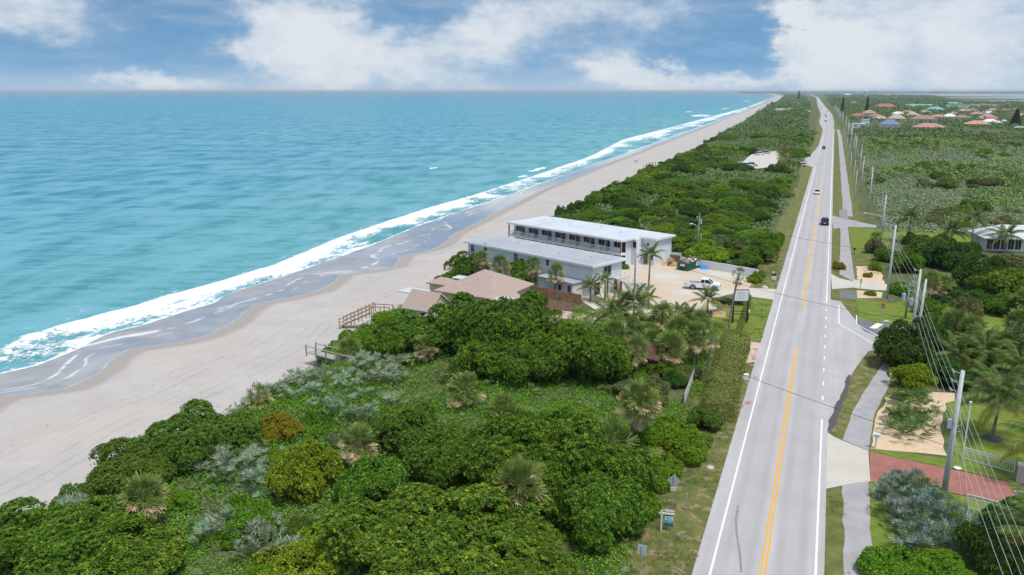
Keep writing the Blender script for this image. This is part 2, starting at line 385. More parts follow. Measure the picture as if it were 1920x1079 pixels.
struct('beach', np_mesh('beach', bv, grid_faces(*BX.shape), m, smooth=True, attr={'wet': (BX - wb[:, None]).ravel(), 'inland': (BX - eb[:, None]).ravel()}))

# sea
fo = FOUT(ROWS); SEAZ = -4.4
cols, zc, fc = [], [], []
ramp_y = np.clip((1500 - ROWS) / 1400, 0.05, 1)
def chop(x, y): return (vnoise(x, y, 2.3, 1) - .5) * .16 + (vnoise(x, y, .9, 2) - .5) * .07
for t, z, fm in ((-.9, -.9, .3), (-.35, -.30, .35), (-.1, -.06, .6), (0, .02, .85)):
    x = fb + (fo - fb) * t + (vnoise(ROWS, ROWS * 0, 6, 9) - .5) * 1.6; cols.append(x); zc.append(SEAZ + z + 0 * x); fc.append(fm + 0 * x)
for t in np.linspace(.08, 1, 14):
    x = fb + (fo - fb) * t; cols.append(x); amp = vnoise(ROWS, ROWS * 0, 13, 6)
    zc.append(SEAZ + .06 + chop(x, ROWS) * ramp_y + (.15 + .7 * amp) * math.exp(-((t - .9) / .1) ** 2) * np.clip((900 - ROWS) / 700, 0, 1)); fc.append((.38 + .62 * t ** 1.2 + (vnoise(x, ROWS, 9, 11) - .5) * .7 + (vnoise(x, ROWS, 3, 12) - .5) * .3))
for o_, fm in ((-.5, .62), (-1., .42), (-1.7, .30), (-2.6, .24), (-4, .2), (-6, .20), (-9, .18), (-14, .16), (-22, .13), (-34, .08), (-50, .03), (-75, 0.)):
    x = fo + o_; cols.append(x); sw = .16 * np.sin((x + .15 * ROWS) * .55 + 3 * vnoise(x, ROWS, 30, 7)) * ramp_y if o_ < -3 else 0
    zc.append(SEAZ + chop(x, ROWS) * .8 * ramp_y + sw + .3 * math.exp(-(o_ / 1.1) ** 2) * vnoise(ROWS, ROWS * 0, 13, 6) * ramp_y); fc.append(fm + 0 * x)
for o_ in (-110, -160, -240, -400, -700, -1200, -2200, -4500, -9000, -18000, -40000, -90000): cols.append(fo + o_); zc.append(SEAZ + 0 * fo); fc.append(0 * fo)
fade = np.clip((700 - ROWS) / 500, .72, 1.); fc = [f_ * fade for f_ in fc]
SX = np.stack(cols, 1); SZ = np.stack(zc, 1); SF = np.stack(fc, 1); SY = np.repeat(ROWS[:, None], SX.shape[1], 1)
m, b, bs = mat('sea_water'); p = pos(b)
fa = b.n('ShaderNodeAttribute', attribute_name='foam').outputs['Fac']; da = b.n('ShaderNodeAttribute', attribute_name='offshore').outputs['Fac']
px_, py_, pz_ = b.sep(p)
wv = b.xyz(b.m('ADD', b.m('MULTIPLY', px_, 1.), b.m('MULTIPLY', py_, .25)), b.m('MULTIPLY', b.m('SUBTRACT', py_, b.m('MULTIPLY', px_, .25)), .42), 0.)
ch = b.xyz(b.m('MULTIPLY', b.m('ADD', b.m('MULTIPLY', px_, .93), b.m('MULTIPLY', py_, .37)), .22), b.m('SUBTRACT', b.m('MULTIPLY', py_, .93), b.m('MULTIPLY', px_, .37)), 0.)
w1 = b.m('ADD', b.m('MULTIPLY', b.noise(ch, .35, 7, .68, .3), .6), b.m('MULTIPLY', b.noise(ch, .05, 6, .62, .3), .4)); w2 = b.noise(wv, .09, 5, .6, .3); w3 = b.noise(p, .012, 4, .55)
depth = b.m('ADD', b.m('MULTIPLY', b.smooth(da, 0., 160.), .55), b.m('MULTIPLY', b.smooth(da, 100., 1500.), .45))
depth = b.m('ADD', depth, b.m('MULTIPLY', b.m('SUBTRACT', w3, .5), .35))
c = b.ramp(depth, [(0., (.082, .285, .30)), (.25, (.055, .238, .30)), (.55, (.036, .21, .31)), (1., (.008, .185, .335))])
c = b.mix(b.smooth(b.m('ADD', w1, b.m('MULTIPLY', w2, .7)), .70, .98, 0, .85), c, (.16, .37, .44))  # ripple highlights painted into the water colour
c = b.mix(b.smooth(b.m('ADD', w1, b.m('MULTIPLY', w2, .6)), .58, .80, .55, 0.), c, (.026, .15, .21))  # shaded troughs between ripples, likewise painted as darker water colour
fn = b.noise(p, 1.1, 8, .68, .8); fn2 = b.noise(b.xyz(px_, b.m('MULTIPLY', py_, .35), 0.), .5, 6, .65)
fm = b.smooth(b.m('ADD', b.m('ADD', fa, b.m('MULTIPLY', b.m('SUBTRACT', fn, .5), 1.5)), b.m('MULTIPLY', b.m('SUBTRACT', fn2, .5), 1.1)), .36, .66)
c = b.mix(fm, c, b.mix(b.smooth(fn, .3, .6), (.60, .66, .68), (.86, .88, .89)))
setp(bs, b, c, b.m('ADD', b.m('MULTIPLY', fm, .4), .38), b.m('ADD', .025, b.m('MULTIPLY', fm, .05)))
hh = b.m('ADD', b.m('ADD', w1, b.m('MULTIPLY', w2, 1.6)), b.m('MULTIPLY', b.m('MULTIPLY', fm, fn), 1.0))
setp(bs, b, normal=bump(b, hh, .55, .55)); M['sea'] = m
off = (FOUT(SY.ravel()) - SX.ravel())
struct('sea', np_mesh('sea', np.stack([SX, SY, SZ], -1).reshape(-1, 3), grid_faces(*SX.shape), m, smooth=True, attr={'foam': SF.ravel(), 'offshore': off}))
# small waves breaking outside the surf line
m, b, bs = mat('breaking_foam'); p = pos(b); fn = b.noise(p, .9, 7, .68, .6); fa = b.n('ShaderNodeAttribute', attribute_name='foam').outputs['Fac']
fm = b.smooth(b.m('ADD', fa, b.m('MULTIPLY', b.m('SUBTRACT', fn, .5), 1.3)), .35, .6)
setp(bs, b, b.mix(fm, (.06, .28, .31), (.86, .88, .9)), b.m('ADD', .25, b.m('MULTIPLY', fm, .4)), .3); M['wavefoam'] = m
for px, py, ln, wd, hg in [(1008, 319, 26, 3.0, .8), (982, 332, 10, 2.2, .6), (812, 316, 9, 2., .4), (1215, 256, 34, 4., 1.0), (1200, 263, 16, 3., .8), (1310, 217, 110, 18, .35), (1325, 218, 60, 10, .35),
                           (1400, 190, 170, 26, .3), (1360, 204, 90, 12, .3), (1290, 210, 60, 8, .3)]:
    c0 = W(px, py, SEAZ); nu, nv = 40, 9; u = np.linspace(-1, 1, nu); v = np.linspace(-1, 1, nv); U, V = np.meshgrid(u, v, indexing='ij')
    env = np.clip(1 - U ** 2, 0, 1) * np.clip(1 - V ** 2, 0, 1)
    vx = c0.x + V * wd / 2 + (vnoise(U * 20, 0 * U, 5, int(px)) - .5) * wd * .8; vy = c0.y + U * ln / 2
    me = np_mesh('wave', np.stack([vx, vy, SEAZ - .12 + .06 + (env ** .7) * hg * (.6 + .5 * vnoise(vx, vy, 3, 2))], -1).reshape(-1, 3), grid_faces(nu, nv), M['wavefoam'], smooth=True, attr={'foam': (env ** .5 * .9).ravel()})
    struct('wave', me)

# lagoon behind the barrier island and the shore beyond it
m, b, bs = mat('lagoon_water'); setp(bs, b, (.22, .25, .27), .22, .5, normal=bump(b, b.noise(pos(b), .05, 4), .2, .3)); M['lagoon'] = m
def sheet(name, pts, z, m, kind='structure', parent=None, label=None):
    mb = MB(); mb.v = [(p[0], p[1], z) for p in pts]; mb.f = [tuple(range(len(pts)))]; mb.mi = [0]
    me = bpy.data.meshes.new(name); me.from_pydata(mb.v, [], mb.f); me.materials.append(m)
    bm = bmesh.new(); bm.from_mesh(me); bmesh.ops.triangulate(bm, faces=bm.faces[:]); bmesh.ops.recalc_face_normals(bm, faces=bm.faces[:])
    if sum(f.normal.z for f in bm.faces) < 0: bmesh.ops.reverse_faces(bm, faces=bm.faces[:])
    bm.to_mesh(me); bm.free(); me.update()
    o = ob(name, me, parent)
    if not parent: tag(o, kind=kind)
    return o
lag = [(400, 3000), (520, 3350), (900, 3800), (430, 4700), (1050, 5600), (360, 7400), (900, 9000), (-200, 14000), (6000, 14500), (30000, 14500), (30000, 3000), (8000, 1700), (2400, 2400), (1500, 2850), (850, 3150)]
sheet('lagoon', lag, .9, M['lagoon'])
# ------------------------------------------------------------------ roads, paths, lawns
def wobble(pts, step=1.2, amp=.12, seed=1, closed=True):
    r = random.Random(seed); out = []; n = len(pts)
    for i in range(n if closed else n - 1):
        a, c_ = Vector(pts[i][:2]), Vector(pts[(i + 1) % n][:2]); d = c_ - a; k = max(1, int(d.length / step)); nn = Vector((-d.y, d.x)).normalized() if d.length else Vector((0, 0))
        for j in range(k):
            q = a + d * (j / k)
            if j: q += nn * r.uniform(-amp, amp)
            out.append(tuple(q))
    if not closed: out.append(tuple(pts[-1][:2]))
    return out
def PX(*pp): return [tuple(W(*q)[:2]) for q in pp]

m, b, bs = mat('pale_asphalt'); p = pos(b); px_, py_, _ = b.sep(p)
n1 = b.noise(b.xyz(b.m('MULTIPLY', px_, 1.), b.m('MULTIPLY', py_, .06), 0.), 1.1, 5, .6); n2 = b.noise(p, 9., 4, .7); n3 = b.noise(p, .25, 4, .6)
c = b.mix(b.smooth(n1, .3, .7), (.39, .37, .366), (.46, .438, .43)); c = b.mix(b.smooth(n3, .4, .7, 0, .35), c, (.345, .33, .33))
# worn wheel lanes
for cx in (-4.25, -2.65, -.75, .75):
    q = b.smooth(b.m('ABSOLUTE', b.m('SUBTRACT', px_, cx)), .12, .55, .4, 0.); c = b.mix(q, c, (.30, .29, .292))
c = b.mix(b.smooth(n2, .55, .8, 0, .25), c, (.28, .27, .27)); c = b.mix(b.smooth(b.noise(p, .7, 6, .7), .60, .74, 0, .35), c, (.25, .245, .25))
oil = b.smooth(b.m('ABSOLUTE', b.m('SUBTRACT', b.m('ABSOLUTE', b.m('ADD', px_, 1.7)), 1.75)), .1, .7, .22, 0.); c = b.mix(b.m('MULTIPLY', oil, b.smooth(n1, .35, .6)), c, (.24, .235, .24))
joint = b.smooth(b.m('ABSOLUTE', b.m('SUBTRACT', b.m('FRACT', b.m('ADD', b.m('DIVIDE', py_, 23.), b.m('MULTIPLY', n3, .015))), .5)), .0, .0022, .35, 0.); c = b.mix(joint, c, (.2, .195, .2))
setp(bs, b, c, .85, .2, normal=bump(b, n2, .25, .02)); M['road'] = m
M['path'] = plain('grey_path_asphalt', (.34, .325, .325), .9, .13, .5, bmp=.15)
M['path_dark'] = plain('dark_new_asphalt', (.16, .16, .17), .9, .12, .6, bmp=.15)
M['apron'] = plain('pale_concrete', (.52, .47, .41), .85, .06, .35, bmp=.08)
def worn(name, col):
    m_, b_, bs_ = mat(name); p_ = pos(b_); k_ = b_.smooth(b_.noise(p_, 3.5, 6, .75), .50, .72, 0., .75)
    setp(bs_, b_, b_.mix(k_, col, (.42, .40, .39)), .7, .2); return m_
M['lane'] = worn('white_road_paint', (.74, .74, .72)); M['yellow'] = worn('yellow_road_paint', (.74, .36, .015))
m, b, bs = mat('lawn'); p = pos(b); n1 = b.noise(p, .8, 5, .65); n2 = b.noise(p, 6., 5, .7)
c = b.mix(b.smooth(n1, .35, .65), (.125, .185, .026), (.19, .235, .045)); c = b.mix(b.smooth(n2, .45, .75, 0, .6), c, (.065, .09, .02))
setp(bs, b, c, .95, .1, normal=bump(b, n2, .7, .06)); M['lawn'] = m
m, b, bs = mat('rough_verge'); p = pos(b); n1 = b.noise(p, .5, 6, .65); n2 = b.noise(p, 5., 5, .7); n3 = b.noise(p, .9, 5, .7)
c = b.mix(b.smooth(n1, .38, .62), (.10, .13, .03), (.17, .165, .055)); c = b.mix(b.smooth(n2, .45, .75, 0, .6), c, (.06, .085, .02))
c = b.mix(b.smooth(n3, .50, .64, 0, .8), c, (.33, .22, .155))
setp(bs, b, c, .95, .1, normal=bump(b, n2, .8, .06)); M['verge'] = m
m2, b, bs = mat('mown_strip'); p = pos(b); n1 = b.noise(p, .6, 6, .65); n2 = b.noise(p, 5., 5, .7)
c = b.mix(b.smooth(n1, .38, .62), (.11, .13, .035), (.18, .175, .06)); c = b.mix(b.smooth(n2, .45, .75, 0, .6), c, (.075, .09, .025)); setp(bs, b, c, .95, .1, normal=bump(b, n2, .8, .06)); M['strip'] = m2
m, b, bs = mat('sand_yard'); p = pos(b); n1 = b.noise(p, .18, 5, .6); n2 = b.noise(p, 2., 5, .7)
c = b.mix(b.smooth(n1, .38, .62), (.52, .455, .385), (.54, .42, .30)); c = b.mix(b.smooth(b.noise(p, .12, 4, .5), .5, .65, 0, .8), c, (.55, .52, .48)); c = b.mix(b.smooth(n2, .55, .75, 0, .3), c, (.40, .33, .26))
setp(bs, b, c, .9, .15, normal=bump(b, n2, .3, .03)); M['yard'] = m
m, b, bs = mat('bed_sand'); p = pos(b); n2 = b.noise(p, 2.5, 6, .7)
c = b.mix(b.smooth(n2, .5, .72, 0, .7), (.62, .47, .31), (.34, .23, .15)); setp(bs, b, c, .9, .1, normal=bump(b, n2, .6, .04)); M['bed'] = m
m, b, bs = mat('red_brick_paving'); p = pos(b)
br = b.n('ShaderNodeTexBrick'); b.put(br.inputs['Vector'], p); br.inputs['Color1'].default_value = (.36, .13, .10, 1); br.inputs['Color2'].default_value = (.27, .095, .075, 1); br.inputs['Mortar'].default_value = (.30, .2, .16, 1)
br.inputs['Scale'].default_value = 1.; br.inputs['Brick Width'].default_value = .22; br.inputs['Row Height'].default_value = .11; br.inputs['Mortar Size'].default_value = .008
c = b.mix(b.smooth(b.noise(p, .9, 5, .65), .4, .7, 0, .5), br.outputs[0], (.40, .2, .16)); setp(bs, b, c, .85, .2, normal=bump(b, br.outputs[1], .3, .01)); M['brick'] = m
M['pink_pav'] = plain('pink_shell_paving', (.56, .40, .33), .9, .12, .4)
M['mulch'] = plain('brown_mulch', (.13, .075, .05), .95, .3, 2., bmp=.5)
M['tar'] = plain('dark_gravel', (.09, .085, .085), .95, .2, 2., bmp=.4)

# ribbons that follow the road
def ribbon(name, xl, xr, ys, z, m, **kw):
    v = []; 
    for y in ys: v += [(xl(y), y, z), (xr(y), y, z)]
    f = np.array([[2 * i, 2 * i + 1, 2 * i + 3, 2 * i + 2] for i in range(len(ys) - 1)])
    return struct(name, np_mesh(name, np.array(v), f, m, **kw))
YS = np.concatenate([np.arange(-120, 300, 6.), np.arange(300, 1400, 12.), np.geomspace(1400, 12000, 40)])
CEN = curve([(0, -500), (0, 640), (-1.0, 760), (-4.5, 925), (-8, 1254), (-23.5, 1921), (-90, 4900), (-330, 12000)])
RL = curve([(-6.2, -500), (-6.2, 372), (-12.5, 392), (-13.5, 408), (-8.5, 455), (-6.6, 520), (-6.6, 680), (-7.4, 760), (-13, 925), (-16, 1254), (-32, 1921), (-96, 4900), (-338, 12000)])
RR = curve([(2.2, -500), (2.2, 640), (2.6, 735), (1.6, 800), (2.0, 925), (-1, 1254), (-18, 1921), (-84, 4900), (-322, 12000)])
VL = curve([(-13.5, 0), (-13.5, 138), (-10.2, 165), (-9.6, 330), (-14, 380), (-15, 420), (-11.5, 460), (-11, 12000)])
ribbon('road', RL, RR, YS, .06, M['road'])
ribbon('verge', lambda y: VL(y) + .5 * math.sin(y * .11) + .4 * math.sin(y * .37) + CEN(y) if y > 112 else -12.4 + 1.4 * math.sin(y * .16 + 1) + .5 * math.sin(y * .5), lambda y: RL(y) + .5, YS, .03, M['verge'])
ribbon('grass_verge', lambda y: RR(y) - .4, lambda y: 9.5 + CEN(y) + .5 * math.sin(y * .2), YS, .03, M['strip'])
# painted lines
def stripe(x0, y0, x1, y1, w, m, name='road_marking'):
    d = Vector((x1 - x0, y1 - y0)); n = Vector((-d.y, d.x)).normalized() * w / 2
    k = max(1, int(d.length / 40)); v = []
    for i in range(k + 1):
        q = Vector((x0, y0)) + d * i / k; v += [(q.x + n.x, q.y + n.y, .068), (q.x - n.x, q.y - n.y, .068)]
    return struct(name, np_mesh(name, np.array(v), np.array([[2 * i + 1, 2 * i + 3, 2 * i + 2, 2 * i] for i in range(k)]), m))
stripe(-5.05, -60, -5.05, 370, .16, M['lane']); stripe(-5.05, 455, -5.0, 640, .16, M['lane'])
stripe(1.65, -60, 1.65, 80.5, .16, M['lane']); stripe(1.65, 129, 1.65, 640, .16, M['lane'])
for k in range(9): y0 = 86 + k * 4.75; stripe(1.65, y0, 1.65, y0 + 1.3, .16, M['lane'])
for xo in (-1.86, -1.56):
    stripe(xo, -60, xo, 103.5, .13, M['yellow']); stripe(xo, 125, xo, 206, .13, M['yellow']); stripe(xo, 222, xo, 348, .13, M['yellow'])
# skid mark
sk = [W(1384, 950), W(1380, 975), W(1381, 1000), W(1387, 1040), W(1390, 1075)]
M['skid'] = plain('rubber_smear', (.24, .235, .24), .9, .2, 3.)
for i in range(4): stripe(sk[i].x, sk[i].y, sk[i + 1].x, sk[i + 1].y, .16, M['skid'], 'skid_mark')
for (px, py) in ((1416, 709), (1403, 755), (1401, 758)):                               # utility spray marks
    q = W(px, py)
    for k in range(3): stripe(q.x - .25 + .2 * k, q.y - .3, q.x - .1 + .2 * k, q.y + .35, .07, M['red'], 'spray_mark')
# side street with its stop bar and edge lines
sheet('side_street', PX((1551, 808), (1551, 740), (1551, 640), (1554, 562), (1576, 566), (1607, 605), (1655, 616), (1700, 624), (1760, 632), (1760, 668), (1650, 655), (1628, 660), (1605, 690), (1590, 715), (1572, 770)), .052, M['road'])
sheet('side_street', PX((1608, 594), (1625, 602), (1690, 613), (1740, 620), (1740, 652), (1652, 634), (1620, 622), (1605, 606)), .056, M['path_dark'])
q = PX((1573, 574), (1573, 608), (1648, 652), (1606, 592), (1606, 609), (1655, 636))
stripe(*q[0], *q[1], .16, M['lane']); stripe(*q[1], *q[2], .16, M['lane']); stripe(*q[3], *q[4], .14, M['lane']); stripe(*q[4], *q[5], .14, M['lane'])
q = PX((1636, 617), (1650, 608)); stripe(*q[0], *q[1], .9, M['lane'])
q = PX((1642, 617), (1662, 622)); stripe(*q[0], *q[1], .3, M['yellow'])
# concrete apron and brick drive
sheet('driveway_apron', PX((1551, 812), (1566, 822), (1628, 847), (1629, 865), (1632, 904), (1600, 908), (1549, 918)), .066, M['apron'])
sheet('driveway_apron', PX((1558, 514), (1575, 523), (1602, 529), (1605, 540), (1560, 543)), .060, M['apron'])
sheet('driveway_apron', PX((1600, 525), (1640, 530), (1696, 539), (1694, 547), (1640, 545), (1602, 541)), .064, M['apron'])
sheet('brick_driveway', PX((1630, 848), (1690, 862), (1770, 878), (1850, 896), (1912, 909), (2010, 935), (2010, 985), (1908, 950), (1812, 931), (1760, 920), (1700, 909), (1632, 905)), .058, M['brick'])
# path beside the road
def poly(name, pp, z, m, amp=.1, seed=3, step=1.5): return sheet(name, wobble(PX(*pp), step, amp, seed), z, m)
poly('footpath', [(1578, 1200), (1582, 1079), (1580, 909), (1628, 904), (1636, 1079), (1645, 1200)], .05, M['path'])
poly('footpath', [(1580, 826), (1628, 846), (1640, 775), (1664, 730), (1672, 705), (1670, 684), (1655, 683), (1620, 735), (1600, 770)], .05, M['path'], .05)
poly('footpath', [(1573, 546), (1607, 546), (1607, 562), (1575, 560)], .0505, M['path_dark'], .05)
poly('footpath', [(1574, 515), (1603, 530), (1590, 430), (1588, 412), (1574, 408), (1576, 440)], .05, M['path'], .05)
poly('footpath', [(1574, 407), (1591, 414), (1588, 394), (1573, 394)], .051, plain('brown_path_patch', (.27, .22, .21), .9, .1), .03)
ribbon('footpath', lambda y: 4.9 + CEN(y) + .07 * math.sin(y * .15), lambda y: 7.3 + CEN(y) + .07 * math.sin(y * .15 + 1), np.arange(226, 760, 5.), .05, M['path'])
poly('side_track', [(1560, 405), (1590, 412), (1645, 424), (1642, 428), (1590, 426), (1562, 430)], .055, M['path'], .05)
poly('dark_gravel_strip', [(1551, 808), (1553, 790), (1575, 745), (1590, 705), (1594, 703), (1594, 720), (1580, 760), (1566, 800), (1556, 808)], .062, M['tar'], .12, 4, .8)
poly('rough_grass_island', [(1556, 808), (1572, 770), (1590, 722), (1605, 690), (1630, 662), (1652, 657), (1654, 680), (1620, 733), (1600, 768), (1578, 822)], .058, M['verge'], .12)
# lawns and beds on the inland side
poly('lawn', [(1628, 1079), (1628, 908), (1700, 910), (1760, 921), (1812, 932), (1908, 951), (2000, 985), (2000, 1200), (1640, 1200)], .04, M['lawn'])
poly('lawn', [(1629, 846), (1632, 838), (1690, 848), (1780, 862), (1790, 830), (1772, 755), (1790, 750), (1920, 780), (2030, 800), (2030, 940), (1912, 908), (1770, 877)], .04, M['lawn'])
poly('sand_bed', [(1632, 842), (1640, 790), (1660, 745), (1700, 732), (1790, 738), (1790, 752), (1772, 757), (1762, 800), (1776, 856), (1720, 850)], .048, M['bed'], .25)
poly('lawn', [(1605, 560), (1664, 570), (1700, 565), (1720, 600), (1700, 612), (1640, 606), (1612, 598)], .058, M['lawn'])
poly('sand_bed', [(1605, 500), (1640, 500), (1656, 518), (1658, 533), (1610, 530)], .048, M['bed'], .25)
poly('sand_bed', [(1606, 545), (1655, 549), (1652, 560), (1608, 560)], .047, M['bed'], .2)
poly('lawn', [(1592, 428), (1700, 432), (1640, 480), (1600, 475)], .045, M['lawn'])
poly('lawn', [(1670, 434), (1780, 436), (1850, 452), (1830, 462), (1720, 452)], .047, M['lawn'], .2)
poly('lawn', [(1790, 570), (1890, 580), (1880, 640), (1800, 640)], .045, M['lawn'])
# the motel yard, its entrance, and the house drive
poly('motel_yard', [(1085, 562), (1090, 520), (1150, 478), (1250, 484), (1276, 494), (1320, 498), (1420, 517), (1412, 530), (1400, 545), (1340, 560), (1345, 580), (1290, 590), (1200, 600), (1130, 590)], .05, M['yard'], .1)
poly('motel_entrance', [(1400, 540), (1455, 543), (1450, 563), (1408, 557)], .056, M['apron'], .05)
poly('house_drive', [(1020, 580), (1120, 584), (1190, 620), (1190, 655), (1110, 640), (1040, 610)], .05, M['pink_pav'], .2)
poly('house_drive', [(1398, 640), (1426, 644), (1420, 680), (1396, 682)], .05, M['pink_pav'], .05)
poly('mulch_bed', [(950, 575), (985, 556), (1085, 572), (1110, 590), (1040, 582), (980, 600)], .052, M['mulch'], .2)
poly('lawn', [(1400, 560), (1448, 566), (1424, 642), (1340, 632), (1330, 600)], .052, M['lawn'], .15)
poly('beach_car_park', [(1385, 312), (1412, 288), (1470, 284), (1452, 314), (1420, 318)], .3, M['apron'], .3)
# ------------------------------------------------------------------ buildings
def frame_at(name, label, cat, o, ang, group=None): return thing(name, label, cat, (o[0], o[1], 0), ang, group)
def on_plane(px, py, o, ang, off=0.):
    """where the sight line meets the upright plane through o along ang (moved off behind it): (distance along, height)"""
    d = pix_dir(px, py); n = Vector((-math.sin(ang), math.cos(ang))); o2 = Vector(o[:2]) + n * off
    t = n.dot(o2) / (n.x * d.x + n.y * d.y); q = Vector((d.x * t, d.y * t)) - o2
    return q.x * math.cos(ang) + q.y * math.sin(ang), H + d.z * t
def window(parent, x, y, z, w, h, face='-y', name='window', fr=.07, m='glass_dark'):
    """glass with a raised frame, on a wall facing -y or +x of the parent"""
    g = MB(); f = MB()
    def bx(mb, cx, cz, sx, sz, d0, d1):
        if face == '-y': mb.box((cx, y - (d0 + d1) / 2, cz), (sx, d1 - d0, sz))
        else: mb.box((y + (d0 + d1) / 2, cx, cz), (d1 - d0, sx, sz))
    bx(g, x, z, w, h, -.05, .015)
    for s_ in (-1, 1):
        bx(f, x + s_ * (w + fr) / 2, z, fr, h + 2 * fr, -.04, .05); bx(f, x, z + s_ * (h + fr) / 2, w - .002, fr, -.04, .048)
    if w > .8 and name == 'window': bx(f, x, z, .05, h - .002, .0, .03)
    o = g.part(name, M[m], parent); f.part('frame', M['white'], o); return o

ANG = rad(-23.5)
# --- front motel wing
o1 = W(869, 452.5, 5.3); L1, D1 = 30.7, 8.8
t = frame_at('motel_wing', 'long white two-storey block with flat grey roof and outside stair', 'building', o1, ANG)
MB().box((L1 / 2, D1 / 2, 1.0), (L1 - 1.2, D1 - 1.2, 8.0)).part('wall', M['white_wall'], t)
r = MB().box((L1 / 2, D1 / 2, 5.16), (L1, D1, .38)).part('roof', M['white'], t)
MB().box((L1 / 2, D1 / 2, 5.36), (L1 - .5, D1 - .5, .06)).part('roof_membrane', M['roof_grey'], r)
for k in range(5): MB().tube([(4 + k * 5.6, 3 + (k % 3) * 1.6, 5.3), (4 + k * 5.6, 3 + (k % 3) * 1.6, 5.75)], .07, 6).part('vent_pipe', M['metal'], r)
for px, py, w, h in [(886, 465, .85, 1.45), (910.5, 464, .8, 1.4), (967.5, 481.5, .85, 1.5), (1027, 491, .7, 1.4)]:
    x, z = on_plane(px, py, o1, ANG, .6); window(t, x, .6, z, w, h)
for px, py in [(1069, 543), (1052, 500)]:
    x, z = on_plane(px, py, o1, ANG, .6); window(t, x, .6, 1.6 if py > 520 else 3.9, .6, .8)
MB().box((L1 / 2, .585, 2.62), (L1 - 1.3, .06, .14)).part('band_course', M['white'], t)
MB().box((.6, .3, .5), (.12, .12, 6.)).part('drain_pipe', M['white'], t)
window(t, 4.4, L1 - .6, 3.75, 1.9, 1.7, '+x'); window(t, 2.0, L1 - .6, 1.25, 1.2, 2.1, '+x', 'door'); window(t, 6.6, L1 - .6, 1.2, 1.0, 2.1, '+x', 'door', m='brown_wood')
for y in (.8, 4.0, 7.6): MB().box((L1 - .15, y, 1.3), (.22, .22, 2.6)).part('post', M['brown_wood'], t)
# lean-to along the ground floor
a = MB().box((24.6, -.75, .9), (7.4, 2.6, 3.0)).part('lean_to', M['white_wall'], t)
MB().box((24.6, -.75, 2.45), (7.8, 2.9, .12)).part('lean_to_roof', M['roof_grey'], a)
window(t, 25.6, -2.05, 1.35, .6, .8); window(t, 27.6, -2.05, 1.05, .8, 2.0, name='door', m='brown_wood')
# outside stair and landing
st = ob('stair', MB().box((L1 + .6, 6.4, 2.55), (1.3, 3.2, .16)).mesh('landing', M['concrete']), t)
for k in range(14):
    MB().box((L1 + 1.4 + k * .30, 6.2, 2.4 - k * .175), (.32, 1.3, .06)).part('tread', M['concrete'], st)
for s_ in (-.66, .66):
    MB().tube([(L1 + 1.2, 6.2 + s_, 3.5), (L1 + 5.6, 6.2 + s_, .95)], .05, 6).part('handrail', M['white'], st)
    MB().tube([(L1 + 1.2, 6.2 + s_, 2.45), (L1 + 5.6, 6.2 + s_, -.05)], .09, 4).part('stringer', M['white'], st)
    for k in range(7): x = L1 + 1.2 + k * .72; z = 2.5 - k * .415; MB().box((x, 6.2 + s_, z + .5), (.05, .05, 1.)).part('baluster', M['white'], st)
MB().tube([(L1 + .1, 4.85, 3.6), (L1 + 1.2, 4.85, 3.6)], .05, 6).part('handrail', M['white'], st)

# --- rear motel wing with gallery
o2 = W(949.5, 417, 5.3); L2, D2 = 30.2, 12.2
t = frame_at('motel_wing', 'long white two-storey block with pale roof, upper gallery and brown posts', 'building', o2, ANG)
MB().box((L2 / 2 - .1, D2 / 2 + .55, 1.1), (L2 - 1.4, D2 - 2.3, 7.8)).part('wall', M['white_wall'], t)
MB().box((L2 + 1.3, 9.0, 2.4), (3.6, 5.6, 5.2)).part('wall', M['white_wall'], t)
MB().box((L2 - .35, 5.2, 2.4), (1.3, 1.9, 5.2)).part('wall', M['white_wall'], t)
r = MB().box((L2 / 2, D2 / 2, 5.16), (L2, D2, .36)).part('roof', M['white'], t)
MB().box((L2 + 1.85, 8.9, 5.155), (3.7, 6.6, .355)).part('roof_extension', M['white'], t)
MB().box((L2 / 2, D2 / 2, 5.36), (L2 - .5, D2 - .5, .05)).part('roof_membrane', M['roof_white'], r)
MB().box((L2 + 1.8, 8.9, 5.355), (3.5, 6.1, .05)).part('roof_membrane', M['roof_white'], r)
for k in range(4): MB().tube([(6 + k * 6.5, 8 - (k % 2) * 2, 5.3), (6 + k * 6.5, 8 - (k % 2) * 2, 5.8)], .08, 6).part('vent_pipe', M['metal'], r)
MB().box((7.2, 6.5, 5.39), (.12, 10.5, .03)).part('roof_seam', M['grey_wood'], r)
g = MB().box((L2 / 2 + .05, .95, 2.55), (L2 - .3, 1.7, .22)).part('gallery_floor', M['white'], t)
rl = MB()
for z in (3.62, 2.78): rl.box((L2 / 2, .16, z), (L2 - .7, .05, .06))
k = .4
while k < L2 - .3: rl.box((k, .16, 3.2), (.025, .025, .82)); k += .16
rl.part('railing', M['white'], g)
xw0, _ = on_plane(972.5, 424.4, o2, ANG, 1.7); xw1, _ = on_plane(1157.8, 453.5, o2, ANG, 1.7); stp = (xw1 - xw0) / 7
for i in range(8):
    x = xw0 + i * stp
    window(t, x, 1.7, 4.05, 1.5, 1.05); window(t, x + 1.55, 1.7, 3.72, .85, 2.0, name='door')
    window(t, x, 1.7, 1.55, 1.5, 1.1); window(t, x + 1.55, 1.7, 1.1, .85, 2.05, name='door')
for i in range(9):
    MB().box((min(max(.5, xw0 - 1.5 + i * stp), L2 - .4), .3, 3.9), (.2, .2, 2.55)).part('post', M['brown_wood'], t)
    MB().box((min(max(.5, xw0 - 1.5 + i * stp), L2 - .4), .3, 1.2), (.2, .2, 2.5)).part('post', M['brown_wood'], t)
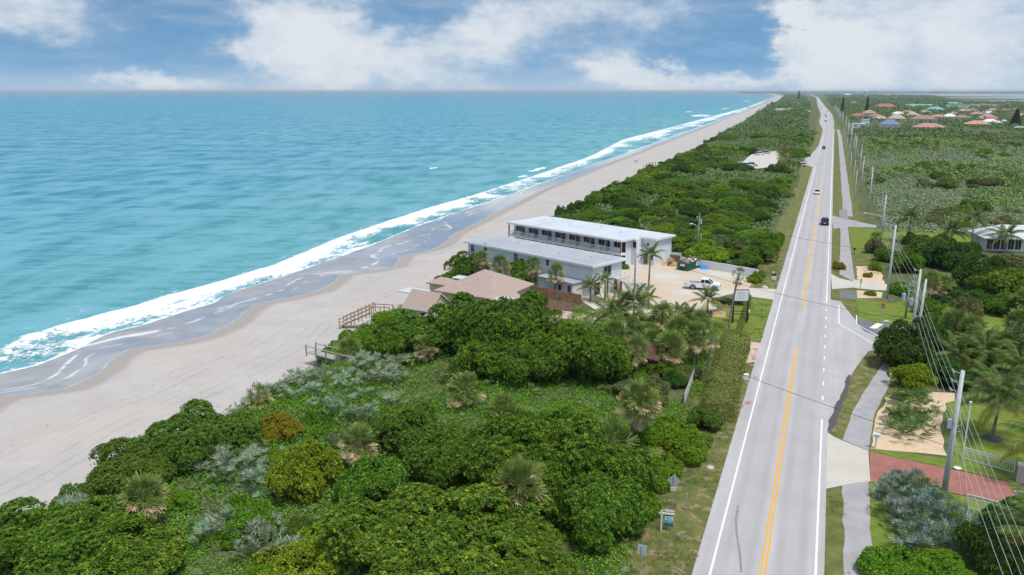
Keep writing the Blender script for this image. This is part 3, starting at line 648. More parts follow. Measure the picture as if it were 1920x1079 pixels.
window(t, L2 - .05, 4.25, 3.95, .8, 1.2); window(t, L2 + 1.6, 6.2, 4.0, .5, .5); window(t, L2 + 1.2, 6.2, 1.2, 1.0, 2.1, name='door', m='brown_wood')
window(t, L2 + 2.5, 6.2, 1.6, .7, .9)
# plastic chairs left on the gallery
cm = MB(); cm.box((0, 0, .42), (.46, .44, .05)).box((0, .22, .72), (.46, .05, .6))
for x in (-.2, .2):
    for y in (-.19, .2): cm.box((x, y, .2), (.05, .05, .4))
for i in range(7):
    mm = plain('plastic', [(.12, .3, .62), (.72, .42, .12), (.65, .66, .68)][i % 3], .4, .05)
    cme = cm.mesh('plastic_chair', mm); Lx = 1.2 + i * 3.9
    q = Vector(o2[:2]) + Vector((math.cos(ANG), math.sin(ANG))) * Lx + Vector((-math.sin(ANG), math.cos(ANG))) * .95
    tag(ob('plastic_chair', cme, None, (q.x, q.y, 2.66), (0, 0, ANG)), ['blue plastic chair on the motel gallery', 'orange plastic chair on the motel gallery', 'white plastic chair on the motel gallery'][i % 3], 'chair', 'chairs along the motel gallery')

# --- yellow house with shingle hip roof
HA = rad(-8); HC = W(909, 505, 5.7).xy; cU = Vector((math.cos(HA), math.sin(HA))); cV = Vector((-math.sin(HA), math.cos(HA)))
t = frame_at('yellow_house', 'pale yellow beach house with brown shingle hip roof and white trim', 'house', HC, HA)
m, b, bs = mat('brown_shingles'); p = b.n('ShaderNodeTexCoord').outputs['Object']; px_, py_, pz_ = b.sep(p)
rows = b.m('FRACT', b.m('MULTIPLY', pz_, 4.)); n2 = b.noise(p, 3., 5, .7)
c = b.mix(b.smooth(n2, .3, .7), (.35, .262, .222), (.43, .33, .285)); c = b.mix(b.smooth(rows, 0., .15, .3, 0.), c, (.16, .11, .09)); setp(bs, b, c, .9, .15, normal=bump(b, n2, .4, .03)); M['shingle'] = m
def toL(px, py, z): q = W(px, py, z).xy - HC; return (q.dot(cU), q.dot(cV), z)
def hip(parent, x0, x1, y0, y1, ze, zr, m, ov=.5, name='roof', ridge='x'):
    mb = MB(); x0 -= ov; x1 += ov; y0 -= ov; y1 += ov
    k = min(x1 - x0, y1 - y0) / 2
    if x1 - x0 >= y1 - y0: R = [(x0 + k, (y0 + y1) / 2, zr), (x1 - k, (y0 + y1) / 2, zr)]
    else: R = [((x0 + x1) / 2, y0 + k, zr), ((x0 + x1) / 2, y1 - k, zr)]
    A = [(x0, y0, ze), (x1, y0, ze), (x1, y1, ze), (x0, y1, ze)]
    if (x1 - x0) - (y1 - y0) > .05: fs = [[A[0], A[1], R[1], R[0]], [A[1], A[2], R[1]], [A[2], A[3], R[0], R[1]], [A[3], A[0], R[0]]]
    elif (y1 - y0) - (x1 - x0) > .05: fs = [[A[0], A[1], R[0]], [A[1], A[2], R[1], R[0]], [A[2], A[3], R[1]], [A[3], A[0], R[0], R[1]]]
    else: fs = [[A[i], A[(i + 1) % 4], R[0]] for i in range(4)]
    for f in fs: mb.quad(f)
    mb.box(((x0 + x1) / 2, (y0 + y1) / 2, ze - .09), (x1 - x0, y1 - y0, .17))
    return mb.part(name, m, parent)
def gable(parent, x0, x1, y0, y1, ze, zr, m, axis='x', ov=.4, name='roof', trim=None, wallm=None):
    """pitched roof with thickness; the gable triangles are walls"""
    mb = MB(); tr = MB(); wl = MB(); th = .14
    if axis == 'x': prof = lambda s_: ((0, s_ * ((y1 - y0) / 2 + ov), ze - (zr - ze) * ov / ((y1 - y0) / 2)))
    def pt(u, s_, z):
        return (u, (y0 + y1) / 2 + s_, z) if axis == 'x' else ((x0 + x1) / 2 + s_, u, z)
    hw = ((y1 - y0) if axis == 'x' else (x1 - x0)) / 2; u0, u1 = (x0, x1) if axis == 'x' else (y0, y1)
    zo = ze - (zr - ze) * ov / hw
    for s_ in (-1, 1):
        A_ = [pt(u0 - ov, s_ * (hw + ov), zo), pt(u1 + ov, s_ * (hw + ov), zo), pt(u1 + ov, 0, zr), pt(u0 - ov, 0, zr)]
        B_ = [(p_[0], p_[1], p_[2] + th) for p_ in A_]
        mb.quad(B_); mb.quad(A_)
        tr.quad([A_[0], A_[1], B_[1], B_[0]]); tr.quad([A_[1], A_[2], B_[2], B_[1]]); tr.quad([A_[3], A_[0], B_[0], B_[3]])
    o = mb.part(name, m, parent)
    if trim: tr.part('fascia', trim, o)
    if wallm:
        for u in (u0 + .003, u1 - .003): wl.quad([pt(u, -hw, ze), pt(u, hw, ze), pt(u, 0, zr - .03)])
        wl.part('gable_wall', wallm, parent)
    return o
Y, S, T_ = M['yellow_wall'], M['shingle'], M['white']
MB().box((0, 0, 1.4), (10.2, 10.2, 3.0)).part('wall', Y, t)
hip(t, -5.2, 5.2, -5.2, 5.2, 2.9, 5.7, S, .45)
bA = toL(824, 552, 4.7); bB0 = toL(868, 562, 4.3); bB1 = toL(947, 543, 4.3)
# seaward wing, ridge towards the beach, gable towards the road
MB().box((bA[0] - 2.3, bA[1] + .1, 1.2), (4.2, 4.6, 3.2)).part('wall', Y, t)
gable(t, bA[0] - 4.4, bA[0] - .15, bA[1] - 2.2, bA[1] + 2.4, 2.95, 4.75, S, 'x', .35, trim=T_, wallm=Y)
window(t, bA[0] - 1.2, bA[1] - 2.2, 1.75, .8, 1.3)
# road-side wing, its gable faces this way
cx = (bB0[0] + bB1[0]) / 2 + 1.2; y0_, y1_ = bB0[1] + 1.0, bB1[1] + .6
MB().box((cx, (y0_ + y1_) / 2, 1.2), (6.0, y1_ - y0_ - .1, 3.2)).part('wall', Y, t)
gable(t, cx - 3., cx + 3., y0_, y1_, 2.8, 4.3, S, 'y', .35, trim=T_, wallm=Y)
window(t, cx - 1.6, y0_ + .05, 2.0, .9, 1.2)
MB().box((cx + 1.8, y0_ + 3.0, 4.0), (2.6, 2.2, .12)).part('skylight', M['roof_white'], t)
MB().box((bA[0] + 1.5, bA[1] - 1.5, 2.55), (3.2, 2.0, .14)).part('porch_roof', M['white'], t)
hip(t, bA[0] - .6, bA[0] + 2.2, bA[1] - 3.6, bA[1] - 2.4, 2.0, 2.7, S, .2, 'porch_roof')
# two low shingle roofs and white flat roofs on the beach side
q = toL(822, 518, 3.4)
hip(t, q[0] - .8, q[0] + 3., q[1] - 1.6, q[1] + 1.2, 2.6, 3.4, S, .3); MB().box((q[0] + 1.1, q[1] - .2, 1.3), (3.6, 2.6, 2.6)).part('wall', Y, t)
MB().box((q[0] + .6, (q[1] + bA[1]) / 2 - .4, 2.6), (4.2, 2.8, .14)).part('porch_roof', M['roof_white'], t)
MB().box((q[0] + 3.4, q[1] + 2.4, 3.0), (3.6, 2.0, .14)).part('porch_roof', M['roof_white'], t)
for k in range(3): MB().tube([(-1 + k * 1.5, -3.4 + k, 3.5 + k * .5), (-1 + k * 1.5, -3.4 + k, 4.5 + k * .8)], .06, 6).part('vent_pipe', M['white'], t)

# --- grey roofed house behind the trees on the inland side
q0 = W(1838, 470); t = frame_at('screened_house', 'low house with pale grey metal roof and dark screened porch behind palms', 'house', q0, rad(12))
MB().box((8.5, 4.2, 1.3), (15, 7.6, 2.6)).part('wall', M['white_wall'], t)
hip(t, .8, 16.2, .2, 8.2, 2.7, 4.9, M['roof_white'], .6)
for k in range(5): window(t, 1.8 + k * 1.35, .4, 1.3, 1.1, 2.0)
# --- house further back on the lot, and a roof seen between the palms
q0 = W(1196, 700)
t = frame_at('garden_shed', 'low brown shingle roof shed standing under the palms', 'shed', q0, rad(-15))
MB().box((0, 2, 1.0), (4.6, 3.6, 2.2)).part('wall', M['brown_wood'], t); gable(t, -2.3, 2.3, .2, 3.8, 2.1, 3.1, M['mulch'], 'x', .3)

# --- fences and walls
def plank_fence(name, label, a, c_, h, m, n_per=2.4):
    a = Vector(a[:2]); c_ = Vector(c_[:2]); d = c_ - a; L = d.length; t = thing(name, label, 'fence', (a.x, a.y, 0), math.atan2(d.y, d.x)); n = int(L / n_per)
    for i in range(n):
        mb = MB(); w = L / n
        for k in range(12): mb.box((i * w + (k + .5) * w / 12, 0, h / 2 + random.uniform(-.03, .03)), (w / 12 - .015, .03, h))
        mb.part('panel', m, t); MB().box((i * w, .06, h / 2), (.1, .1, h + .1)).part('post', m, t)
    return t
random.seed(3)
plank_fence('timber_fence', 'brown timber board fence between the house and the motel', W(966, 548), W(1090, 572), 1.6, M['fence_wood'])
a, c_ = W(1276, 496), W(1421, 521)
d = c_ - a; t = thing('yard_wall', 'low white block wall along the far side of the motel yard', 'wall', a, math.atan2(d.y, d.x))
nb_ = 9; w = d.length / nb_
for i in range(nb_): MB().box(((i + .5) * w, 0, .72 + (.04 if i % 2 else 0)), (w - .02, .2, 1.5)).part('panel', M['white'], t)
a, c_ = W(1246, 491), W(1276, 494); d = c_ - a
t = thing('yard_gate', 'reddish brown slatted gate beside the motel end wall', 'gate', a, math.atan2(d.y, d.x))
for k in range(9): MB().box((.2 + k * d.length / 9.5, 0, .75), (d.length / 9.5 - .05, .05, 1.5)).part('slat', M['brown_wood'], t)
MB().box((d.length / 2, .3, .95), (d.length, .12, 1.9)).part('wall_panel', M['white_wall'], t)
a, c_ = W(1283, 757), W(1303, 705); d = c_ - a
t = thing('picket_fence', 'white picket fence behind the clipped hedge', 'fence', a, math.atan2(d.y, d.x))
for k in range(int(d.length / .3)): MB().box((k * .3, 0, .6), (.2, .04, 1.2)).part('picket', M['white'], t)
MB().box((d.length / 2, .04, .9), (d.length, .05, .1)).part('rail', M['white'], t)

# --- beach stairs and dune walkover
s0 = W(640, 612, -2.2); s1 = W(697, 592, -.2); d = (s1.xy - s0.xy); t = thing('beach_stair', 'timber stair with handrails going down to the sand', 'stair', s0, math.atan2(d.y, d.x)); Ls = d.length
for k in range(12): MB().box(((k + .5) * Ls / 12, 0, .2 + k * .2), (Ls / 12 + .02, 1.3, .06)).part('tread', M['deck_wood'], t)
for s_ in (-.75, .75):
    for k in range(5): MB().box((k * Ls / 4.05 + .05, s_, .45 + k * .6), (.11, .11, 2.0)).part('post', M['deck_wood'], t)
    for dz in (.7, 1.25): MB().tube([(0, s_, dz), (Ls, s_, 2.4 + dz)], .07, 4).part('handrail', M['deck_wood'], t)
    MB().box((Ls + 1.6, s_, 3.6), (3.2, .1, .12)).part('handrail', M['deck_wood'], t)
    for k in range(3): MB().box((Ls + .3 + k * 1.4, s_, 2.2), (.11, .11, 3.)).part('post', M['deck_wood'], t)
for k in range(10): MB().box((Ls + .2 + k * .33, 0, 2.5), (.3, 1.4, .05)).part('plank', M['grey_wood'], t)
s0 = W(584, 668, -1.2); s1 = W(680, 685, 0); d = s1.xy - s0.xy; t = thing('dune_walkover', 'grey weathered timber walkover half buried in dune plants', 'walkway', (s0.x, s0.y, -1.15), math.atan2(d.y, d.x)); Ls = d.length
for k in range(int(Ls / .3)): MB().box((k * .3, 0, .55 + k * .3 / Ls * .6), (.26, 1.4, .05)).part('plank', M['grey_wood'], t)
for s_ in (-.75, .75):
    MB().tube([(0, s_, 1.5), (Ls, s_, 2.15)], .08, 4).part('handrail', M['grey_wood'], t)
    for k in range(6): MB().box((k * Ls / 5, s_, .9 + k * .1), (.12, .12, 1.6)).part('post', M['grey_wood'], t)
# ------------------------------------------------------------------ foliage builders
def norm(a): return a / np.maximum(np.linalg.norm(a, axis=-1, keepdims=True), 1e-9)
def leaves(c, n, up, ln, wd):
    """kite leaves at c, face normal n, pointing along up"""
    t = norm(up - n * (up * n).sum(-1, keepdims=True)); s_ = np.cross(n, t)
    ln = np.broadcast_to(np.asarray(ln, float).reshape(-1, 1), (len(c), 1)); wd = np.broadcast_to(np.asarray(wd, float).reshape(-1, 1), (len(c), 1))
    v = np.stack([c - t * ln * .5, c + s_ * wd * .5 + t * ln * .05, c + t * ln * .5, c - s_ * wd * .5 + t * ln * .05], 1).reshape(-1, 3)
    return v, np.arange(len(v)).reshape(-1, 4)
def crown_pts(r, R, h, nl, lobe, z0=.22):
    """lobes of a domed crown"""
    a = r.uniform(0, 2 * np.pi, nl); u = r.uniform(0, 1, nl) ** .8
    el = np.arcsin(u * .98); k = r.uniform(.62, 1.04, nl) * (1 + .20 * np.sin(2 * a + r.uniform(0, 6)) + .14 * np.sin(3 * a + r.uniform(0, 6)) + .10 * np.sin(5 * a + r.uniform(0, 6)))
    c = np.stack([np.cos(a) * np.cos(el) * R * .74 * k, np.sin(a) * np.cos(el) * R * .74 * k, h * (z0 + .52 * np.sin(el) * k)], 1)
    return c, r.uniform(.6, 1.4, nl) * lobe
def crown(seed, R, h, ncl, leaf, nl=26, lobe=None, per=7, z0=.22, clus=1., fill=.12):
    r = np.random.default_rng(seed); lobe = lobe or .30 * min(R, h * 1.2)
    c, lr = crown_pts(r, R, h, nl, lobe, z0)
    pr = lr ** 2; pr /= pr.sum(); i = r.choice(nl, ncl * 3, p=pr)
    d = norm(r.normal(size=(ncl * 3, 3)) + norm(c[i]) * .7 + np.array([0, 0, .35]))
    p = c[i] + d * lr[i, None] * r.uniform(.80, 1.12, (ncl * 3, 1)) * np.array([1, 1, .8])
    dist = np.linalg.norm((p[:, None] - c[None]) / np.array([1, 1, .8]), axis=2) / lr[None]; dist[np.arange(len(p)), i] = 9
    ok = (dist.min(1) > .80) & (p[:, 2] > .06)
    p, d = p[ok][:ncl], d[ok][:ncl]
    n = len(p); ax = norm(d + np.array([0, 0, .45]) + r.normal(size=(n, 3)) * .25)
    q = norm(np.cross(ax, np.array([.3, .2, .9]) + r.normal(size=(n, 3)) * .1)); q2 = np.cross(ax, q)
    ph = (np.arange(per) * 2.4)[None] + r.uniform(0, 6, (n, 1)); ti = np.linspace(.25, 1.35, per)[None] + r.normal(size=(n, per)) * .12
    rad_ = q[:, None] * np.cos(ph)[..., None] + q2[:, None] * np.sin(ph)[..., None]
    ld = ax[:, None] * np.cos(ti)[..., None] + rad_ * np.sin(ti)[..., None]
    lc = p[:, None] + ld * leaf * clus * (.6 + .5 * np.sin(ti))[..., None]
    nn = norm(ax[:, None] * (np.sin(ti) + .25)[..., None] - rad_ * np.cos(ti)[..., None] * .8 + r.normal(size=lc.shape) * .25)
    sz = leaf * r.uniform(.75, 1.25, n * per)
    # young leaves sit at the shoot tips and are lighter; shoots differ
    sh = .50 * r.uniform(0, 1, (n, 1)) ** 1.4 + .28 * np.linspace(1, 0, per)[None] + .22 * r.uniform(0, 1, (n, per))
    v, f = leaves(lc.reshape(-1, 3), nn.reshape(-1, 3), ld.reshape(-1, 3), sz * 1.25, sz)
    # inner leaves so the crown is not hollow
    m_ = int(ncl * fill * per)
    if m_:
        j = r.integers(0, nl, m_); pi = c[j] * r.uniform(.25, .9, (m_, 1)) + r.normal(size=(m_, 3)) * lr[j, None] * .35; pi[:, 2] = np.abs(pi[:, 2]) + .1
        v2, f2 = leaves(pi, norm(r.normal(size=(m_, 3)) + [0, 0, .6]), r.normal(size=(m_, 3)), leaf * 2.6, leaf * 2.2)
        f = np.concatenate([f, f2 + len(v)]); v = np.concatenate([v, v2])
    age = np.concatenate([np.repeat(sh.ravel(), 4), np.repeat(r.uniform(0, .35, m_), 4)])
    return v, f, c, age
def limbs(seed, R, h, c, n=6, m=None):
    r = random.Random(seed); mb = MB(); idx = r.sample(range(len(c)), min(n, len(c)))
    for k in idx:
        e_ = Vector(c[k]); s_ = Vector((r.uniform(-.12, .12) * R, r.uniform(-.12, .12) * R, -.2)); md = s_.lerp(e_, .5) + Vector((r.uniform(-.1, .1) * R, r.uniform(-.1, .1) * R, -.06 * h))
        r0 = .03 * h + .03
        mb.tube([s_, s_.lerp(md, .5) + Vector((0, 0, .05 * h)), md, e_], [r0, r0 * .85, r0 * .6, r0 * .2], 5)
    return mb.mesh('trunk', m or M['bark'], smooth=True)

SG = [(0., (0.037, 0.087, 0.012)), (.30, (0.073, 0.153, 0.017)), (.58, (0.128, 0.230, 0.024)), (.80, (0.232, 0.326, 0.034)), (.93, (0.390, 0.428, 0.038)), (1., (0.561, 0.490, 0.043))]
AG = dict(age=True)
M['seagrape'] = leafmat('sea_grape_leaf', SG, **AG)
M['seagrape_olive'] = leafmat('olive_leaf', [(0., (.042, .09, .014)), (.4, (.095, .175, .024)), (.8, (.18, .27, .04)), (1., (.29, .36, .07))], **AG)
M['bright'] = leafmat('bright_leaf', [(0., (0.055, 0.133, 0.012)), (.4, (0.116, 0.245, 0.017)), (.8, (0.220, 0.347, 0.025)), (1., (0.366, 0.428, 0.034))], **AG)
M['yellowish'] = leafmat('yellow_green_leaf', [(0., (0.073, 0.143, 0.013)), (.4, (0.159, 0.265, 0.019)), (.75, (0.293, 0.388, 0.025)), (.9, (0.512, 0.490, 0.038)), (1., (0.756, 0.571, 0.043))], **AG)
M['orange_leaf'] = leafmat('orange_tinted_leaf', [(0., (0.085, 0.133, 0.017)), (.4, (0.232, 0.224, 0.021)), (.8, (0.439, 0.275, 0.025)), (1., (0.586, 0.286, 0.025))], **AG)
M['darkleaf'] = leafmat('dark_green_leaf', [(0., (0.024, 0.063, 0.014)), (.4, (0.055, 0.117, 0.020)), (.8, (0.104, 0.184, 0.027)), (1., (0.171, 0.245, 0.038))], **AG)
M['greyleaf'] = leafmat('grey_green_leaf', [(0., (0.085, 0.102, 0.038)), (.4, (0.159, 0.178, 0.068)), (.8, (0.268, 0.270, 0.111)), (1., (0.390, 0.367, 0.170))], **AG)
M['vine'] = leafmat('ground_vine', [(0., (.05, .155, .014)), (.35, (.095, .26, .020)), (.7, (.15, .34, .026)), (.92, (.24, .40, .035)), (1., (.38, .42, .05))],
                    patch=(.11, (.20, .26, .075), .54, .68), tint=.0)
M['hedge'] = leafmat('clipped_hedge_leaf', [(0., (0.098, 0.138, 0.034)), (.4, (0.171, 0.219, 0.051)), (.8, (0.256, 0.296, 0.068)), (1., (0.354, 0.367, 0.093))])
M['sabal'] = leafmat('palm_frond', [(0., (.06, .105, .022)), (.5, (.135, .20, .042)), (1., (.26, .32, .085))], .2)
M['sabal_dead'] = leafmat('dead_palm_frond', [(0., (.27, .185, .085)), (.5, (.42, .315, .165)), (1., (.56, .45, .27))], .15)
M['coco'] = leafmat('coconut_frond', [(0., (.06, .105, .025)), (.6, (.125, .18, .045)), (1., (.22, .27, .075))], .25)
M['coco_yellow'] = leafmat('yellowing_frond', [(0., (.20, .19, .03)), (.6, (.30, .26, .05)), (1., (.40, .32, .07))], .25)
M['palmetto'] = leafmat('silver_palmetto', [(0., (.13, .18, .10)), (.45, (.22, .29, .18)), (.8, (.32, .39, .26)), (1., (.44, .50, .37))], .15)
M['palmetto_blue'] = leafmat('blue_palmetto', [(0., (.10, .15, .11)), (.45, (.19, .265, .215)), (.8, (.28, .36, .31)), (1., (.40, .47, .42))], .15)
M['palmetto_dark'] = leafmat('deep_green_palmetto', [(0., (.06, .12, .03)), (.5, (.12, .21, .05)), (1., (.21, .31, .08))], .15)
M['palmetto_green'] = leafmat('green_palmetto', [(0., (.09, .15, .05)), (.5, (.16, .23, .09)), (1., (.27, .34, .16))], .15)
M['rachis'] = plain('frond_stem', (.26, .24, .08), .6, .15)

# --- shrubs and trees: a few crowns, shared
CR = {}
def make_crown(key, seed, R, h, ncl, leaf, **kw):
    v, f, c, age = crown(seed, R, h, ncl, leaf, **kw); CR[key] = (v, f, c, R, h, limbs(seed, R, h, c, 7), age)
for k in range(4): make_crown('big%d' % k, 20 + k, 7., 6.2, 5600, .165, nl=60, lobe=1.5, per=8, clus=1.25)
for k in range(3): make_crown('mid%d' % k, 30 + k, 3.6, 3.2, 2300, .14, nl=34, lobe=.85, per=7, clus=1.25)
for k in range(3): make_crown('low%d' % k, 40 + k, 3.0, 1.5, 1500, .125, nl=30, lobe=.6, per=6, clus=1.25)
for k in range(4): make_crown('far%d' % k, 50 + k, 4.5, 3.4, 900, .30, nl=30, lobe=1.15, per=5, fill=.2)
MESH = {}
def crown_mesh(key, mk):
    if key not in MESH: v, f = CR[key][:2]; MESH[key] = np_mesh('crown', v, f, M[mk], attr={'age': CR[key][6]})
    return MESH[key]
def bush(x, y, R, h, key, mk, name, label, cat='shrub', group=None, rz=None, z=None):
    v, f, c, R0, h0, tm, _ = CR[key]
    z = float(land_z(x, y)) if z is None else z
    t = thing(name, label, cat, (x, y, z), random.uniform(0, 6.28) if rz is None else rz, group); t.scale = (R / R0, R / R0, h / h0)
    o = ob('crown', crown_mesh(key, mk), t); o.material_slots[0].link = 'OBJECT'; o.material_slots[0].material = M[mk]; ob('trunk', tm, t); return t

# --- palms
def fan_leaf(seed, pet=.9, rad_=.85, n=26, droop=.5, spread=2.0):
    """palmetto type leaf along +x, built of separate pointed blades"""
    r = np.random.default_rng(seed); V, Fq = [], []
    for k in range(n):
        a = (k / (n - 1) - .5) * 2 * spread + r.normal() * .05; L = rad_ * (1 - .25 * abs(a) / spread) * r.uniform(.88, 1.08); d = np.array([math.cos(a), math.sin(a), 0.]); s_ = np.array([-d[1], d[0], 0.])
        w = rad_ * .021; base = np.array([pet, 0, 0.]); d = d + np.array([0, 0, .22 * r.normal()]); md = base + d * L * .55 + np.array([0, 0, .16 * rad_ - .14 * droop * rad_]); tip = base + d * L + np.array([0, 0, -droop * rad_ * (.55 + .3 * r.random())])
        i = len(V); V += [base - s_ * .01, md - s_ * w, md + s_ * w, base + s_ * .01, tip]; Fq += [[i, i + 1, i + 2, i + 3], [i + 1, i + 4, i + 4, i + 2]]
    i = len(V); V += [np.array([0, -.03, 0.]), np.array([0, .03, 0.]), np.array([pet, .02, 0.01]), np.array([pet, -.02, .01])]; Fq += [[i, i + 1, i + 2, i + 3]]
    V = np.array(V); Fq = [f for f in Fq]
    # arch of the stem
    V[:, 2] -= .06 * V[:, 0] ** 2
    tri = np.array([[f[0], f[1], f[2]] for f in Fq] + [[f[0], f[2], f[3]] for f in Fq if len(set(f)) == 4])
    return V, tri
def feather_leaf(seed, L=3.6, n=26, droop=.9, hang=.55):
    r = np.random.default_rng(seed); V, T = [], []
    def cv(t): return np.array([L * (t - .12 * droop * t ** 3), 0, L * (.22 * t - .55 * droop * t ** 2.2)])
    for k in range(8):
        a, c_ = cv(k / 8), cv((k + 1) / 8); w0, w1 = .035 * (1 - k / 9), .035 * (1 - (k + 1) / 9); i = len(V)
        V += [a + [0, -w0, 0], a + [0, w0, 0], c_ + [0, w1, 0], c_ + [0, -w1, 0]]; T += [[i, i + 1, i + 2], [i, i + 2, i + 3]]
    ns = len(T)
    for k in range(n):
        t = .16 + .84 * k / (n - 1); p = cv(t); tg = cv(min(t + .05, 1.05)) - cv(t - .05); tg /= np.linalg.norm(tg)
        ll = L * .26 * math.sin(math.pi * min(1, .18 + t * .72)) ** .7 * r.uniform(.85, 1.1)
        for s_ in (-1, 1):
            d = np.array([0, s_, 0.]) * (1 - .35 * hang) + tg * .55 + np.array([0, 0, -hang * (1. + .3 * r.random())]); d /= np.linalg.norm(d); w = tg * .055 * L / 3.6
            i = len(V); md = p + d * ll * .55 + np.array([0, 0, .04]); V += [p - w * .4, md - w, md + w, p + w * .4, p + d * ll + np.array([0, 0, -.10 * ll])]
            T += [[i, i + 1, i + 2], [i, i + 2, i + 3], [i + 1, i + 4, i + 2]]
    return np.array(V), np.array(T), ns
FAN = [fan_leaf(k, .70, 1.15, 17, .95 + .4 * (k % 2), 1.2) for k in range(3)]
FANM = [np_mesh('frond', v, f, M['sabal']) for v, f in FAN]
FAND = np_mesh('dead_frond', *fan_leaf(9, .75, .95, 18, 1.1, 1.1), M['sabal_dead'])
FEA = [feather_leaf(k, 3.6, 26, .75 + .2 * k, .5) for k in range(3)]
def feam(mk): return [np_mesh('frond', v, t, [M['rachis'], M[mk]], mi=np.concatenate([np.zeros(ns), np.ones(len(t) - ns)])) for v, t, ns in FEA]
FEAM = feam('coco'); FEAY = feam('coco_yellow')
def rot_arr(v, az, el, roll=0.):
    m_ = np.array(Euler((roll, -el, az)).to_matrix()); return v @ m_.T
def trunk_mesh(h, r0, r1, lean, seed, n=8):
    r = random.Random(seed); pts, rs = [], []; k = max(6, int(h * 3))
    for i in range(k + 1):
        t = i / k; pts.append((lean[0] * t ** 1.6, lean[1] * t ** 1.6, h * t - .15)); rs.append((r0 + (r1 - r0) * t) * (1.06 if i % 2 else .95) * (1.25 if i == 0 else 1))
    return MB().tube(pts, rs, n).mesh('trunk', M['palm_bark'])
def sabal_spec(seed, n=34, dead=12, scale=1.):
    r = random.Random(seed); out = []
    for i in range(n):
        t = (i + .5) / n; el = rad(82 - 118 * t + r.uniform(-9, 9)); out.append(('g', i * 2.39996 + r.uniform(-.2, .2), el, r.uniform(-1.0, 1.0), scale * r.uniform(.8, 1.12)))
    for i in range(dead): out.append(('d', i * 2.39996 + r.uniform(-.3, .3), rad(r.uniform(-75, 22 if dead > 24 else -8)), r.uniform(-.4, .4), scale * r.uniform(1.0, 1.25)))
    return out
PCR = {}
def palm_crown_mesh(kind, seed, n, dead):
    """whole crown as one mesh, for palms too far off to tell the fronds apart"""
    key = (kind, seed, n, dead)
    if key not in PCR:
        V, T, MI, o_ = [], [], [], 0
        for i, (g, a, e_, ro, s_) in enumerate(sabal_spec(seed, n, dead)):
            if kind == 'sabal': v, t_ = FAN[i % 3]; mi = np.full(len(t_), 0 if g == 'g' else 1)
            else: v, t_, ns = FEA[i % 3]; e_ = e_ * .75 + .15; mi = np.full(len(t_), 0 if g == 'g' else 1)
            V.append(rot_arr(v * s_, a, e_, ro)); T.append(t_ + o_); MI.append(mi); o_ += len(v)
        PCR[key] = np_mesh('crown', np.concatenate(V), np.concatenate(T), [M['sabal' if kind == 'sabal' else 'coco'], M['sabal_dead' if kind == 'sabal' else 'coco_yellow']], mi=np.concatenate(MI))
    return PCR[key]
PALMN = [0]
def sabal(x, y, h, label, s=1., n=34, dead=12, lean=(0, 0), group=None, fronds=True, tr=.17, name='cabbage_palm'):
    PALMN[0] += 1; sd_ = PALMN[0]; t = thing(name, label, 'palm tree', (x, y, float(land_z(x, y))), 0, group)
    ob('trunk', trunk_mesh(h, tr * 1.1, tr, lean, sd_), t)
    top = (lean[0], lean[1], h - .15)
    if not fronds: ob('crown', palm_crown_mesh('sabal', sd_ % 4, n, dead), t, top, (0, 0, sd_ * 1.3), s); return t
    for i, (g, a, e_, ro, k) in enumerate(sabal_spec(sd_, n, dead)):
        ob('frond' if g == 'g' else 'dead_frond', FANM[i % 3] if g == 'g' else FAND, t, (top[0] + .08 * math.cos(a), top[1] + .08 * math.sin(a), top[2] - (.25 if g == 'd' else 0) - .15 * i / n), (ro, -e_, a), k * s)
    return t
def coconut(x, y, h, label, s=1., n=17, yellow=3, lean=(0, 0), group=None, tr=.13, fronds=True, base_z=None):
    PALMN[0] += 1; sd_ = PALMN[0]; r = random.Random(sd_); t = thing('coconut_palm', label, 'palm tree', (x, y, float(land_z(x, y)) if base_z is None else base_z), 0, group)
    ob('trunk', trunk_mesh(h, tr * 1.35, tr * .8, lean, sd_), t); top = (lean[0], lean[1], h - .2)
    if not fronds: ob('crown', palm_crown_mesh('coco', sd_ % 3, n, yellow), t, top, (0, 0, sd_), s); return t
    for i in range(n):
        el_ = rad(78 - 95 * (i + .5) / n + r.uniform(-8, 8)); a = i * 2.39996 + r.uniform(-.25, .25)
        ob('frond', (FEAY if i >= n - yellow else FEAM)[i % 3], t, top, (r.uniform(-.3, .3), -el_, a), s * r.uniform(.85, 1.1))
    return t

